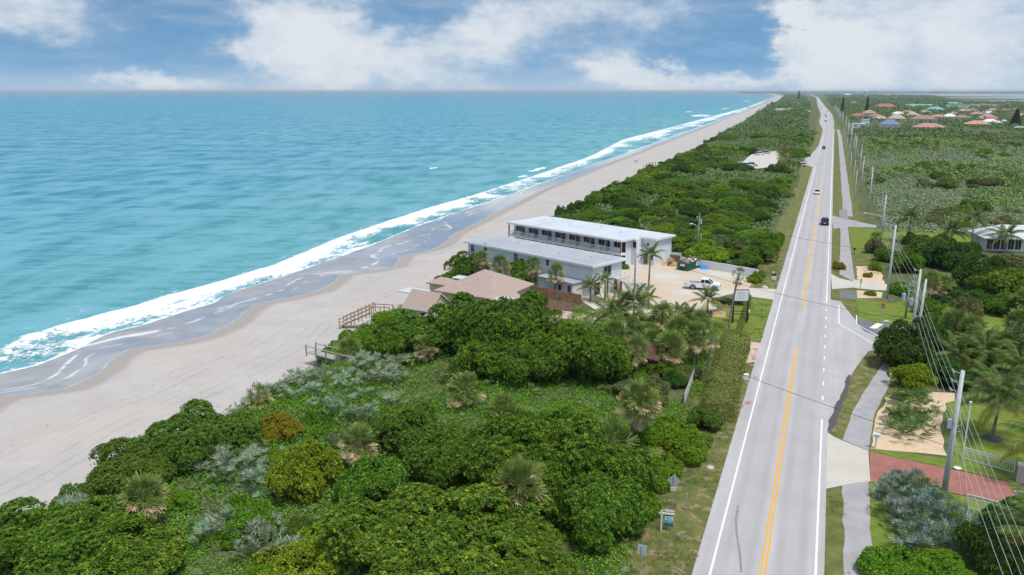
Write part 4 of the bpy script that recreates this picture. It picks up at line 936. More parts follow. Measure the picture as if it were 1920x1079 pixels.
# --- stuff: many small clumps in one mesh
def clump(seed, n, R, h, ln, wd):
    """low mound of leaves"""
    r = np.random.default_rng(seed); a = r.uniform(0, 6.283, n); q = np.sqrt(r.uniform(0, 1, n)); c = np.stack([np.cos(a) * q * R, np.sin(a) * q * R, h * (1 - .7 * q ** 2) * r.uniform(.55, 1.05, n)], 1)
    nn = norm(np.stack([np.cos(a) * q * .9, np.sin(a) * q * .9, np.full(n, .9)], 1) + r.normal(size=(n, 3)) * .45)
    return leaves(c, nn, r.normal(size=(n, 3)) + np.array([0, 0, .5]), ln * r.uniform(.7, 1.3, n), wd * r.uniform(.7, 1.3, n))
def spiky(seed, n, R, h, blade=.036):
    """rosette of palmetto fans, each fan a few blades"""
    r = np.random.default_rng(seed); V = []
    for i in range(n):
        a = r.uniform(0, 6.283); e_ = r.uniform(.25, 1.25); d = np.array([math.cos(a) * math.cos(e_), math.sin(a) * math.cos(e_), math.sin(e_)]); c = np.array([r.normal() * R * .35, r.normal() * R * .35, .05]) + d * h * r.uniform(.5, .95)
        s_ = np.cross(d, [0, 0, 1.]); s_ /= np.linalg.norm(s_); u = np.cross(s_, d)
        for k in range(7):
            b_ = (k - 3) * .42; bd = d * math.cos(b_) + s_ * math.sin(b_) + u * .15; bd = bd / np.linalg.norm(bd); L = R * .55 * r.uniform(.8, 1.1); w = np.cross(bd, u); w = w / np.linalg.norm(w) * R * blade
            V += [c, c + bd * L * .55 - w, c + bd * L + np.array([0, 0, -.12 * L]), c + bd * L * .55 + w]
    V = np.array(V); return V, np.arange(len(V)).reshape(-1, 4)
def scatter(name, tmpls, P_, sc, m, seed=0, zs=None):
    r = np.random.default_rng(seed); Vs, Fs, o_ = [], [], 0; which = r.integers(0, len(tmpls), len(P_)); rot = r.uniform(0, 6.283, len(P_))
    for k, (v, f) in enumerate(tmpls):
        i = np.where(which == k)[0]
        if not len(i): continue
        c_, s_ = np.cos(rot[i]), np.sin(rot[i]); s3 = sc[i]; hz = s3 if zs is None else zs[i]
        X_ = (v[None, :, 0] * c_[:, None] - v[None, :, 1] * s_[:, None]) * s3[:, None] + P_[i, 0][:, None]; Y_ = (v[None, :, 0] * s_[:, None] + v[None, :, 1] * c_[:, None]) * s3[:, None] + P_[i, 1][:, None]
        Z_ = v[None, :, 2] * hz[:, None] + P_[i, 2][:, None]
        Vs.append(np.stack([X_, Y_, Z_], -1).reshape(-1, 3)); Fs.append((f[None] + (np.arange(len(i)) * len(v))[:, None, None]).reshape(-1, f.shape[1]) + o_); o_ += len(i) * len(v)
    return np_mesh(name, np.concatenate(Vs), np.concatenate(Fs), m)
def inside(pts, poly_):
    x, y = pts[:, 0], pts[:, 1]; r = np.zeros(len(pts), bool); n = len(poly_); j = n - 1
    for i in range(n):
        xi, yi = poly_[i][:2]; xj, yj = poly_[j][:2]
        r ^= ((yi > y) != (yj > y)) & (x < (xj - xi) * (y - yi) / (yj - yi + 1e-12) + xi); j = i
    return r
# ------------------------------------------------------------------ planting
random.seed(11)
def at(px, py): q = W(px, py); return q.x, q.y
# big sea grapes and shrubs of the near lot: spot of the base in the photo, radius, height, crown, leaf, label
NEAR = [
 (1060, 712, 6.0, 6.9, 'big0', 'seagrape', 'sea_grape_tree', 'tall dark sea grape, road end of the big thicket before the house'),
 (960, 690, 6.5, 8.0, 'big1', 'seagrape', 'sea_grape_tree', 'tallest sea grape crown in the thicket before the house'),
 (990, 718, 5.5, 5.6, 'big2', 'seagrape', 'sea_grape_tree', 'sea grape with dark open base facing the green clearing'),
 (870, 668, 6.0, 6.3, 'big3', 'seagrape', 'sea_grape_tree', 'rounded sea grape standing directly below the yellow house'),
 (790, 658, 5.0, 4.1, 'big0', 'seagrape', 'sea_grape_tree', 'sea grape with bare pale limbs showing beneath its crown'),
 (730, 668, 3.4, 3.2, 'mid0', 'seagrape', 'sea_grape_tree', 'small sea grape at the seaward end of the thicket'),
 (1140, 722, 3.6, 5.0, 'mid1', 'seagrape', 'sea_grape_tree', 'small dark sea grape tucked beside the garden shed roof'),
 (905, 716, 4.0, 4.2, 'mid2', 'seagrape', 'sea_grape_tree', 'sea grape growing behind a drooping short palm'),
 (1010, 932, 7.0, 7.0, 'big2', 'seagrape', 'sea_grape_tree', 'broad sea grape with many yellow leaf tips behind a lone palm'),
 (1120, 985, 4.6, 4.4, 'big1', 'seagrape', 'sea_grape_tree', 'dark sea grape beside the sandy verge and road signs'),
 (860, 902, 4.6, 4.2, 'big3', 'seagrape', 'sea_grape_tree', 'sea grape with bare grey branches around a dark hollow'),
 (1075, 876, 4.8, 4.6, 'big0', 'seagrape', 'sea_grape_tree', 'sea grape under the long drooping palm fronds'),
 (830, 1078, 7.6, 5.0, 'big0', 'seagrape', 'sea_grape_tree', 'wide low sea grape dome with fresh light green leaves'),
 (960, 1092, 4.6, 3.6, 'big3', 'seagrape', 'sea_grape_tree', 'small sea grape leaning on a light green dome'),
 (360, 866, 5.0, 4.2, 'big1', 'seagrape_olive', 'sea_grape_tree', 'olive green sea grape mound on the dune crest'),
 (255, 905, 4.6, 3.4, 'big2', 'seagrape_olive', 'sea_grape_tree', 'olive sea grape mound sloping to the sand above a lone palm'),
 (432, 842, 3.0, 2.9, 'mid1', 'seagrape_olive', 'sea_grape_tree', 'small olive sea grape with dead twigs on one side'),
 (165, 930, 3.0, 2.0, 'low0', 'seagrape_olive', 'sea_grape_tree', 'low sea grape reaching the beach edge'),
 (120, 1052, 5.6, 3.6, 'big3', 'seagrape', 'sea_grape_tree', 'large sea grape mound nearest the sand end of the lot'),
 (255, 1078, 4.2, 3.0, 'mid0', 'seagrape', 'sea_grape_tree', 'sea grape mound in front of a lone palm'),
 (15, 1045, 4.2, 2.6, 'mid2', 'yellowish', 'sea_grape_tree', 'yellow green sea grape touching the beach sand'),
 (570, 932, 3.3, 3.7, 'mid0', 'yellowish', 'sea_grape_tree', 'isolated round yellow green bush among silver palmettos'),
 (762, 852, 3.7, 3.6, 'mid1', 'seagrape_olive', 'sea_grape_tree', 'dense olive bush beside a dead skirted palm'),
 (700, 962, 3.7, 3.8, 'mid2', 'seagrape', 'sea_grape_tree', 'upright dark bush below a dead skirted palm'),
 (525, 832, 2.5, 2.1, 'mid0', 'orange_leaf', 'shrub', 'orange tinted bush among green dune plants'),
 (470, 1000, 2.6, 1.9, 'low1', 'bright', 'shrub', 'low bright bush beside brown dead twigs'),
 (735, 610, 3.4, 2.1, 'mid1', 'bright', 'shrub', 'bright green bush between the beach stair and yellow house'),
 (690, 634, 3.4, 2.1, 'low1', 'bright', 'shrub', 'bright green low bush below the beach stair'),
 (640, 645, 3.6, 1.9, 'low2', 'yellowish', 'shrub', 'yellow green low bush on the dune edge by the walkover'),
 (800, 612, 2.4, 1.0, 'low0', 'bright', 'shrub', 'bright low bush against the yellow house wall'),
 (1245, 820, 3.2, 1.6, 'low0', 'bright', 'shrub', 'low bright bush behind a tall skirted palm'),
 (1290, 850, 2.8, 1.4, 'low1', 'bright', 'shrub', 'low bright bush spilling onto the sandy verge'),
 (1320, 800, 2.2, 2.0, 'mid2', 'seagrape_olive', 'shrub', 'olive bush against the end of the clipped hedge'),
 (1230, 900, 3.0, 1.6, 'low2', 'bright', 'shrub', 'low bright bush behind the diamond road sign'),
 (1180, 960, 2.6, 1.7, 'low0', 'bright', 'shrub', 'low bright bush behind the white sale sign'),
 (1100, 800, 3.4, 1.2, 'low1', 'bright', 'shrub', 'flat bright bush in the green clearing'),
 (640, 1040, 3.2, 1.6, 'low2', 'yellowish', 'shrub', 'low yellow flowered bush beside the light green dome'),
 (560, 1090, 3.4, 1.6, 'low0', 'yellowish', 'shrub', 'low yellow flowered bush among grasses'),
 # motel and house garden
 (880, 508, 4.6, 4.2, 'mid0', 'seagrape', 'sea_grape_tree', 'dark sea grape hiding the seaward corner of the motel'),
 (925, 505, 3.8, 4.6, 'mid1', 'seagrape', 'sea_grape_tree', 'sea grape rising against the white motel wall'),
 (985, 530, 4.0, 4.0, 'mid2', 'seagrape', 'sea_grape_tree', 'round dark sea grape between two palms by the timber fence'),
 (845, 520, 3.2, 2.4, 'low0', 'seagrape', 'sea_grape_tree', 'low sea grape behind the hip roofed house'),
 # inland side
 (1700, 690, 4.0, 5.2, 'mid0', 'darkleaf', 'broadleaf_tree', 'dark rounded tree at the foot of the twin poles'),
 (1735, 672, 3.6, 4.4, 'mid1', 'darkleaf', 'broadleaf_tree', 'dark tree filling behind the twin poles'),
 (1708, 728, 2.6, 2.9, 'mid2', 'yellowish', 'shrub', 'yellow green bush beside the side path and sand bed'),
 (1780, 720, 3.4, 3.0, 'mid2', 'darkleaf', 'shrub', 'dark shrub behind the sand bed'),
 (1735, 492, 5.0, 4.6, 'mid0', 'seagrape_olive', 'broadleaf_tree', 'olive tree beyond the sandy flower bed'),
 (1785, 505, 5.0, 5.0, 'mid1', 'darkleaf', 'broadleaf_tree', 'dark tree before the screened house'),
 (1700, 510, 3.6, 3.6, 'mid2', 'seagrape', 'broadleaf_tree', 'green tree beside a leaning pole'),
 (1840, 540, 5.5, 5.0, 'mid0', 'darkleaf', 'broadleaf_tree', 'wide dark tree behind thick trunked palms'),
 (1880, 560, 5.5, 4.6, 'mid1', 'seagrape', 'broadleaf_tree', 'wide green tree bordering the back lawn'),
 (1900, 520, 5.0, 4.0, 'mid2', 'greyleaf', 'broadleaf_tree', 'grey green tree before the screened house porch'),
 (1660, 490, 2.6, 2.4, 'mid1', 'seagrape', 'shrub', 'rounded shrub beside a brown tree stump'),
 (1640, 475, 2.6, 3.0, 'mid2', 'greyleaf', 'shrub', 'grey round shrub on the small lawn'),
 (1760, 470, 4.0, 3.0, 'mid0', 'darkleaf', 'broadleaf_tree', 'dark tree bordering the bright back lawn'),
 (1715, 460, 3.0, 2.2, 'low2', 'darkleaf', 'shrub', 'dark low shrub under a coconut palm by the bright lawn'),
 (1810, 590, 3.0, 2.4, 'low1', 'greyleaf', 'shrub', 'grey shrub at the edge of the back lawn'),
 (1690, 552, 2.4, 1.6, 'low1', 'bright', 'shrub', 'bright low shrub at the transformer pole'),
 (1905, 690, 4.0, 4.0, 'mid1', 'darkleaf', 'shrub', 'dark mass behind the lawn coconut palm'),
 (1830, 690, 3.6, 3.4, 'mid2', 'greyleaf', 'shrub', 'grey brown shrub with dead fronds behind the lawn palm'),
 (1765, 1085, 2.6, 1.4, 'mid0', 'bright', 'shrub', 'bright bush in front of the silver palmetto bank'),
 (1690, 1090, 3.0, 1.6, 'low0', 'bright', 'shrub', 'low bright bush at the foot of the silver palmetto bank'),
 (1905, 1020, 3.0, 3.2, 'mid2', 'darkleaf', 'shrub', 'dark shrub inside the white driveway gate'),
 (1880, 1080, 3.2, 3.0, 'mid1', 'darkleaf', 'shrub', 'dark shrub under the corner palm fronds'),
 (1790, 1000, 1.1, 1.3, 'mid0', 'bright', 'shrub', 'small bright round bush set in silver palmettos'),
 (1750, 930, .7, .8, 'low1', 'bright', 'shrub', 'tiny bright bush at the top of the palmetto bank'),
 (1640, 507, 1.6, 1.4, 'low1', 'yellowish', 'shrub', 'small shrub in the sandy bed beside the pale drive'),
 (1627, 520, 1.0, .8, 'low2', 'orange_leaf', 'shrub', 'tiny reddish shrub in the sandy bed'),
 (1632, 554, 1.0, .7, 'low0', 'yellowish', 'shrub', 'tiny yellow flowered shrub beside the drive sign'),
 (1572, 505, 1.4, 1.2, 'low1', 'orange_leaf', 'shrub', 'pile of brown cut branches on the roadside path'),
 (1792, 578, 4.0, 2.8, 'mid0', 'darkleaf', 'shrub', 'dark shrub at the head of the back lawn'),
 (1835, 578, 4.2, 2.6, 'mid2', 'darkleaf', 'shrub', 'dark shrub row beyond the back lawn'),
 (1762, 612, 3.0, 2.6, 'mid1', 'seagrape', 'shrub', 'green shrub between thick trunked palms and the full palm'),
 (1745, 590, 2.6, 2.0, 'low1', 'bright', 'shrub', 'bright undergrowth at the feet of the thick trunked palms'),
 (1890, 590, 4.0, 3.0, 'mid1', 'seagrape', 'shrub', 'green shrub at the far corner of the back lawn'),
 # behind the motel
 (1345, 470, 3.2, 3.4, 'mid2', 'greyleaf', 'shrub', 'grey leaning shrub behind the white yard wall'),
 (1420, 490, 4.2, 3.8, 'mid0', 'seagrape_olive', 'shrub', 'olive shrub bulging over the end of the yard wall'),
 (1440, 470, 3.6, 3.6, 'mid1', 'bright', 'shrub', 'green shrub beside the verge past the yard wall'),
 (1415, 530, 1.5, 1.3, 'mid0', 'yellowish', 'shrub', 'yellow green hedge bush at the motel entrance'),
 (1422, 520, 1.4, 1.2, 'mid2', 'bright', 'shrub', 'green hedge bush at the end of the yard wall'),
 (1170, 505, .9, 1.0, 'mid1', 'bright', 'shrub', 'small clipped bush behind the motel stair'),
]
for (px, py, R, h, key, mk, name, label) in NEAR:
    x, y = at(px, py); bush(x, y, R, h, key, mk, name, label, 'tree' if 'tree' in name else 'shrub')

GP = [W(*q) for q in [(1110, 650), (1190, 630), (1330, 605), (1345, 640), (1300, 700), (1285, 760), (1200, 780), (1150, 740)]]
gr_ = random.Random(9); k = 0
while k < 24:
    x, y = gr_.uniform(-26, -10), gr_.uniform(78, 112)
    if not inside(np.array([[x, y]]), GP)[0]: continue
    mk = gr_.choice(['seagrape_olive', 'darkleaf', 'bright', 'greyleaf', 'seagrape']); R = gr_.uniform(1.3, 2.4)
    bush(x, y, R, R * gr_.uniform(.6, .9), 'mid%d' % (k % 3), mk, 'garden_shrub', {'seagrape_olive': 'olive', 'darkleaf': 'dark green', 'bright': 'bright green', 'greyleaf': 'grey green', 'seagrape': 'glossy green'}[mk] + ' garden shrub beneath the palms beside the shed', 'shrub', 'garden shrubs under the palms, ' + mk); k += 1
# clipped hedge: leaves over a rounded box
def hedge(name, label, pts, w, h, mk, dens=60, leaf=.16, seed=2):
    """leaves through the outer skin of a rounded box along a line"""
    r = np.random.default_rng(seed); P_ = [Vector(p[:2]) for p in pts]; o0 = P_[0]; V, Fs, o_ = [], [], 0
    L = sum((c_ - a).length for a, c_ in zip(P_, P_[1:])); rr = min(w, h * 2) * .28; hb = np.array([L / 2, w / 2, h])
    def sdf(p):
        q = np.abs(p) - hb + rr; return np.linalg.norm(np.maximum(q, 0), axis=1) + np.minimum(q.max(1), 0) - rr + .30 * (vnoise(p[:, 0] + p[:, 2] * .6, p[:, 1] - p[:, 2] * .4, 1.1, seed) - .35) + .16 * (vnoise(p[:, 0] - p[:, 2], p[:, 1] + p[:, 2], .45, seed) - .4)
    n = int(dens * 9 * L * (w + 2 * h)); p = r.uniform(-1, 1, (n, 3)) * (hb + .2); p[:, 2] = np.abs(p[:, 2]); d_ = sdf(p); p = p[(d_ < 0) & (d_ > -.34)]
    e_ = .08; g = np.stack([sdf(p + np.eye(3)[k] * e_) - sdf(p - np.eye(3)[k] * e_) for k in range(3)], 1); nr = norm(norm(g) + r.normal(size=p.shape) * .45 + [0, 0, .2])
    nl = len(p); v, f = leaves(p, nr, r.normal(size=p.shape) + [0, 0, .6], leaf * r.uniform(.7, 1.3, nl), leaf * .75 * r.uniform(.7, 1.3, nl))
    # bend the straight box along the line
    cum = np.concatenate([[0], np.cumsum([(c_ - a).length for a, c_ in zip(P_, P_[1:])])]); u = v[:, 0] + L / 2; xs_ = np.interp(u, cum, [q.x for q in P_]); ys_ = np.interp(u, cum, [q.y for q in P_])
    t0 = (P_[-1] - P_[0]).normalized(); over = np.where(u < 0, u, np.where(u > L, u - L, 0))
    v = np.stack([xs_ - t0.y * v[:, 1] + over * t0.x - o0.x, ys_ + t0.x * v[:, 1] + over * t0.y - o0.y, v[:, 2]], 1)
    return tag(ob(name, np_mesh(name, v, f, M[mk]), None, (o0.x, o0.y, .02)), label, 'hedge')
hedge('clipped_hedge', 'tall boxy clipped hedge along the roadside before the house drive', [W(1345, 792), W(1352, 756), W(1366, 705), W(1380, 650)], 3.6, 2.7, 'hedge', 24, .19)
hedge('low_hedge', 'low dark hedge between the motel yard and the sign lawn', [W(1335, 568), W(1395, 573)], 1.3, .9, 'darkleaf', 30, .16)
hedge('low_hedge', 'low trimmed hedge running past the motel sign posts', [W(1384, 628), W(1398, 590), W(1404, 560)], 1.0, .8, 'hedge', 30, .15)

# cabbage palms of the near lot
def hgt(px, py, pt):
    q = W(px, py); d = pix_dir(px, pt); t = q.xy.dot(Vector((d.x, d.y)).normalized()) / Vector((d.x, d.y)).length; return H + d.z * t
for (px, py, cy, s, n, dead, lean, label) in [
 (277, 1006, 932, 1.2, 32, 14, (0, 0), 'lone cabbage palm with tan skirt on the seaward slope'),
 (676, 896, 834, 1.15, 26, 20, (-.1, 0), 'cabbage palm with heavy tan dead skirt above dark bushes'),
 (972, 1012, 908, 1.45, 34, 18, (0, 0), 'shaggy cabbage palm with orange brown dead fronds in a dark hollow'),
 (1180, 842, 746, 1.42, 34, 18, (.75, .1), 'tall leaning cabbage palm with full round head near the hedge'),
 (1140, 900, 822, 1.55, 22, 4, (.1, 0), 'cabbage palm with long fronds drooping over the verge side'),
 (486, 768, 738, 1.0, 16, 18, (0, 0), 'short brown skirted palm at the dune edge'),
 (655, 672, 650, 1.15, 26, 12, (0, 0), 'short wide palm beside the weathered walkover'),
 (797, 692, 655, 1.0, 18, 16, (0, 0), 'palm with tan skirt squeezed between sea grapes'),
 (872, 772, 735, 1.35, 26, 6, (0, 0), 'drooping green palm at the foot of the thicket'),
 (850, 730, 708, 1.0, 18, 10, (0, 0), 'small tan palm half hidden by the thicket'),
 (945, 795, 775, 1.35, 24, 6, (0, 0), 'low spreading palm tuft in the clearing'),
 (1255, 700, 648, 1.35, 36, 10, (0, 0), 'broad headed palm above the garden shed'),
 (1190, 712, 655, 1.15, 28, 8, (0, 0), 'palm with brown boots beside the garden shed'),
 (1150, 690, 628, 1.25, 32, 8, (0, 0), 'leaning palm between thicket and garden shed'),
 (1222, 680, 640, 1.15, 28, 8, (0, 0), 'middle palm of the garden group behind the shed'),
 (1300, 690, 625, 1.2, 34, 8, (0, 0), 'palm with olive head beside the clipped hedge'),
 (1270, 655, 615, 1.2, 30, 6, (0, 0), 'dense green palm in the back of the garden group'),
 (1240, 640, 590, 1.25, 32, 6, (0, 0), 'round green palm below the young coconut palm'),
 (1210, 645, 612, 1.1, 28, 6, (0, 0), 'short palm behind the house drive'),
 (1310, 655, 600, 1.0, 28, 6, (0, 0), 'slim palm next to the thin tall fan palm'),
 (998, 553, 494, 1.05, 30, 12, (.1, 0), 'tall straight cabbage palm before the motel lean-to'),
 (1040, 556, 509, 1.1, 30, 12, (.15, 0), 'cabbage palm by the timber fence beside the lean-to'),
 (902, 522, 482, 1.15, 24, 14, (0, 0), 'skirted palm in the dark sea grape before the motel'),
 (938, 536, 494, 1.25, 26, 16, (0, 0), 'skirted palm directly behind the house roof'),
 (1390, 488, 455, 1.15, 26, 16, (0, 0), 'skirted cabbage palm behind the white yard wall'),
 (1738, 578, 524, 1.15, 32, 8, (0, 0), 'thick trunked palm in a pair beyond the transformer pole'),
 (1757, 572, 530, 1.15, 32, 8, (.5, 0), 'leaning thick trunked palm of the pair by the back lawn'),
 (1784, 660, 602, 1.5, 38, 10, (0, 0), 'large full palm behind the dark roadside tree'),
 (1812, 668, 612, 1.3, 34, 8, (.1, 0), 'large palm beside the back lawn'),
 (1905, 655, 604, 1.45, 36, 10, (0, 0), 'large palm past the far edge of the back lawn'),
 (1640, 470, 445, 1.0, 24, 14, (0, 0), 'stumpy grey palm on the small lawn by the track'),
 (1915, 600, 560, 1.3, 32, 8, (0, 0), 'palm at the corner of the back lawn thicket'),
]:
    x, y = at(px, py); sabal(x, y, max(.4, hgt(px, py, cy)), label, s * 1.05, int(n * 1.75), int(dead * 2.0), lean)
# thin tall fan palms by the road
for (px, py, cy, lean, label) in [(1366, 622, 512, (.8, .3), 'very tall thin fan palm leaning beside the motel sign'), (1323, 718, 628, (.5, .2), 'thin tall fan palm with small ragged head behind the clipped hedge')]:
    x, y = at(px, py); sabal(x, y, hgt(px, py, cy), label, .82, 20, 12, lean, tr=.12, name='fan_palm')
for (px, py, cy, s, n, ye, lean, label) in [
 (1216, 541, 476, .62, 15, 2, (.1, 0), 'tall slim coconut palm standing in the motel yard'),
 (1216, 580, 556, .42, 12, 4, (0, 0), 'small young palm at the near edge of the motel yard'),
 (1107, 566, 536, .58, 12, 1, (0, 0), 'young coconut palm at the corner of the motel'),
 (1134, 566, 524, .5, 13, 3, (0, 0), 'coconut palm before the motel stair'),
 (957, 545, 525, .62, 12, 3, (0, 0), 'feathery palm beside the house roof ridge'),
 (1326, 588, 560, .66, 14, 5, (0, 0), 'yellowing young coconut palm before the parked pickup'),
 (1150, 648, 590, .88, 16, 1, (0, 0), 'large dark coconut palm over the house drive'),
 (1186, 640, 572, .92, 17, 1, (0, 0), 'tallest dark coconut palm of the house drive group'),
 (1172, 662, 620, .85, 15, 2, (0, 0), 'drooping coconut palm below the house drive group'),
 (1290, 612, 588, .55, 20, 5, (0, 0), 'clumping palm with yellow stems beside the motel yard'),
 (1272, 600, 582, .5, 16, 3, (0, 0), 'clumping palm with dead stalks at the yard corner'),
 (1860, 823, 745, .98, 18, 3, (.25, .1), 'coconut palm ringed by dark mulch on the gated lawn'),
 (1905, 740, 690, .95, 18, 2, (0, 0), 'coconut palm crowding behind the gated lawn'),
 (1790, 700, 660, .8, 16, 3, (0, 0), 'coconut palm behind the sand bed thicket'),
 (1842, 700, 655, .9, 18, 3, (0, 0), 'dusty coconut palm behind the gated lawn'),
 (1950, 905, 830, .95, 16, 4, (0, 0), 'coconut palm leaning over the far end of the open gate'),
 (1945, 1100, 1000, 1.0, 18, 5, (0, 0), 'coconut palm with yellowing fronds inside the near gate'),
 (1702, 455, 408, .95, 15, 1, (0, 0), 'coconut palm beside the bright back lawn'),
 (1782, 458, 432, .9, 15, 6, (0, 0), 'yellow fronded coconut palm on the bright back lawn'),
 (1820, 464, 410, .95, 15, 1, (0, 0), 'tall coconut palm before the screened house'),
 (1882, 474, 440, .95, 15, 2, (0, 0), 'coconut palm at the screened porch'),
]:
    x, y = at(px, py); coconut(x, y, max(.5, hgt(px, py, cy)), label, s * 1.18, n + 3, ye, lean)

# many small shrubs knit the thicket together
CLEAR = [W(*q) for q in [(840, 745), (1190, 750), (1330, 800), (1290, 850), (1150, 830), (980, 800), (850, 810), (700, 780)]]
PSP = [at(*q) for q in ((277, 1015), (676, 910), (972, 1025), (1180, 860), (486, 775), (655, 680), (797, 700), (872, 785))]
fr = random.Random(31); k = 0; blobs = [(*at(q[0], q[1]), q[2]) for q in NEAR]
pal_zone = [[W(*q) for q in pl] for pl in ([(570, 730), (640, 690), (760, 700), (780, 760), (720, 800), (600, 800)], [(350, 880), (400, 860), (500, 870), (490, 960), (400, 960)])]
while k < 60:
    y = fr.uniform(36, 96); e_ = float(EDGE(y)); x = e_ + 2.5 + fr.random() * (-13.5 - e_ - 2.5)
    if any(inside(np.array([[x, y]]), pz)[0] for pz in pal_zone) and fr.random() < .8: continue
    if any((x - a_) ** 2 + (y - c_) ** 2 < (.55 * R_) ** 2 for a_, c_, R_ in blobs): continue
    if y > 84 and x > -26: continue
    if inside(np.array([[x, y]]), CLEAR)[0]: continue
    if any((x - a_) ** 2 + (y - c_) ** 2 < 7 for a_, c_ in PSP): continue
    R = fr.uniform(.8, 1.8); mk = fr.choice(['bright', 'seagrape', 'yellowish', 'seagrape_olive', 'bright', 'seagrape', 'greyleaf'])
    lb = {'seagrape': 'glossy green', 'seagrape_olive': 'olive', 'bright': 'fresh green', 'yellowish': 'yellow green', 'greyleaf': 'grey green'}[mk] + ' low shrub filling the dune thicket'
    bush(x, y, R, R * fr.uniform(.45, .85), fr.choice(['low0', 'low1', 'low2', 'mid0', 'mid1']), mk, 'dune_shrub', lb, 'shrub', 'low shrubs of the dune thicket, ' + mk); k += 1
# saw palmettos
SP = [spiky(k, 15, 1.0, .9) for k in range(4)]
SPM = {(k, mk): np_mesh('saw_palmetto', *SP[k], M[mk]) for k in range(4) for mk in ('palmetto', 'palmetto_green', 'palmetto_blue', 'palmetto_dark')}
r = random.Random(4)
def palmettos(pp, n, mk, label, group, s0=.8, s1=1.5, zoff=.45):
    pl = [W(*q) for q in pp]; x0, x1 = min(p.x for p in pl), max(p.x for p in pl); y0, y1 = min(p.y for p in pl), max(p.y for p in pl); k = 0
    while k < n:
        q = np.array([[r.uniform(x0, x1), r.uniform(y0, y1)]])
        if inside(q, pl)[0]:
            s = r.uniform(s0, s1); tag(ob('saw_palmetto', SPM[r.randrange(4), mk], None, (q[0, 0], q[0, 1], float(land_z(*q[0])) + zoff), (0, 0, r.uniform(0, 6)), s), label, 'palmetto', group); k += 1
palmettos([(570, 730), (640, 690), (760, 700), (780, 760), (720, 800), (600, 800)], 34, 'palmetto', 'silvery saw palmetto in the patch seaward of the thicket', 'silver palmettos seaward of the thicket')
palmettos([(350, 880), (400, 860), (500, 870), (490, 960), (400, 960)], 20, 'palmetto', 'silvery saw palmetto between the dune mound and isolated round bush', 'silver palmettos between mound and round bush')
palmettos([(370, 1000), (520, 980), (560, 1060), (420, 1079)], 14, 'palmetto', 'silvery saw palmetto in the lot corner among grasses', 'silver palmettos among grasses')
palmettos([(60, 960), (130, 950), (180, 1000), (90, 1010)], 12, 'palmetto', 'silvery saw palmetto on the slope edge by the sand', 'silver palmettos by the sand')
palmettos([(440, 730), (560, 690), (600, 720), (540, 770), (470, 760)], 16, 'palmetto', 'grey palmetto on the dune crest around the short brown palm', 'palmettos on the dune crest')
palmettos([(640, 800), (720, 790), (700, 850), (630, 860)], 10, 'palmetto_green', 'green saw palmetto above the dead skirted palm', 'green palmettos above the palm')
palmettos([(1655, 905), (1690, 902), (1740, 935), (1800, 980), (1830, 1030), (1800, 1050), (1710, 1050), (1680, 1000), (1655, 950)], 60, 'palmetto_blue', 'silver blue saw palmetto in the bank beside the brick drive', 'blue palmettos in the bank by the brick drive', .75, 1.25, .2)
palmettos([(1652, 905), (1690, 900), (1740, 930), (1810, 975), (1840, 1035), (1800, 1055), (1700, 1055), (1672, 1000), (1650, 950)], 50, 'palmetto_green', 'grey green saw palmetto in the bank beside the brick drive', 'green palmettos in the bank by the brick drive', .75, 1.25, .1)
palmettos([(1660, 800), (1665, 750), (1700, 740), (1740, 765), (1755, 810), (1740, 845), (1690, 835)], 30, 'palmetto_dark', 'green saw palmetto with bare stem in the sand bed', 'palmettos in the sand bed', .85, 1.3, .2)
# bare leaning stems of the sand bed
for k, (px, py) in enumerate([(1700, 812), (1722, 797), (1690, 780)]):
    q = W(px, py); mb = MB().tube([(0, 0, -.1), (.5 * math.cos(k), .4, .25), (1.1 * math.cos(k), .7, .7)], [.12, .11, .09], 6)
    tag(mb.part('palmetto_stem', M['bark'], loc=(q.x, q.y, .06), smooth=True), 'bare brown palmetto stem lying in the sand bed', 'stem', 'bare stems in the sand bed')
# dead twigs
for k, (px, py, lb) in enumerate([(772, 905, 'bare grey branches in the dark hollow of the sea grape'), (400, 985, 'tangle of dead brown twigs on the slope below the dune mound'), (402, 868, 'dead twigs on the flank of the olive sea grape mound')]):
    q = W(px, py); mb = MB(); rr = random.Random(k)
    for i in range(16):
        a = rr.uniform(0, 6.28); e_ = rr.uniform(.2, 1.3); L = rr.uniform(.8, 2.2); d_ = Vector((math.cos(a) * math.cos(e_), math.sin(a) * math.cos(e_), math.sin(e_))); md = d_ * L * .5 + Vector((rr.uniform(-.2, .2), rr.uniform(-.2, .2), .1))
        mb.tube([(0, 0, 0), md, d_ * L], [.05, .03, .012], 4)
    tag(mb.part('dead_branches', M['bark'], loc=(q.x, q.y, float(land_z(q.x, q.y)) + (.8 if k == 0 else .5))), lb, 'branches')

# low vines and grasses over the near lot: one mass
rg = np.random.default_rng(8)
n = 12500; y = rg.uniform(22, 112, n); x = EDGE(y) + .5 + rg.uniform(0, 1, n) ** 1.0 * (-9.5 - EDGE(y) - .5)
keep = (x < -11.5 + 1.4 * np.sin(y * .16 + 1) + rg.normal(size=n) * .5) & ~((y > 97) & (x > -55) & (x < -33)) & ~((y > 112) & (x > -24))
keep &= ~inside(np.stack([x, y], 1), [W(1180, 720), W(1300, 700), W(1300, 770), W(1280, 760)])
x, y = x[keep], y[keep]; z = land_z(x, y)
CL = [clump(k, 30, .75, .62, .16, .13) for k in range(5)]
hs = .5 + 1.1 * vnoise(x, y, 6, 21) ** 1.5 + .35 * vnoise(x, y, 2, 22)
tag(ob('dune_vines', scatter('dune_vines', CL, np.stack([x, y, z - .05], 1), rg.uniform(.7, 1.25, len(x)), M['vine'], 3, hs)), 'low green vines and creepers covering the dune lot', 'ground cover', kind='stuff')
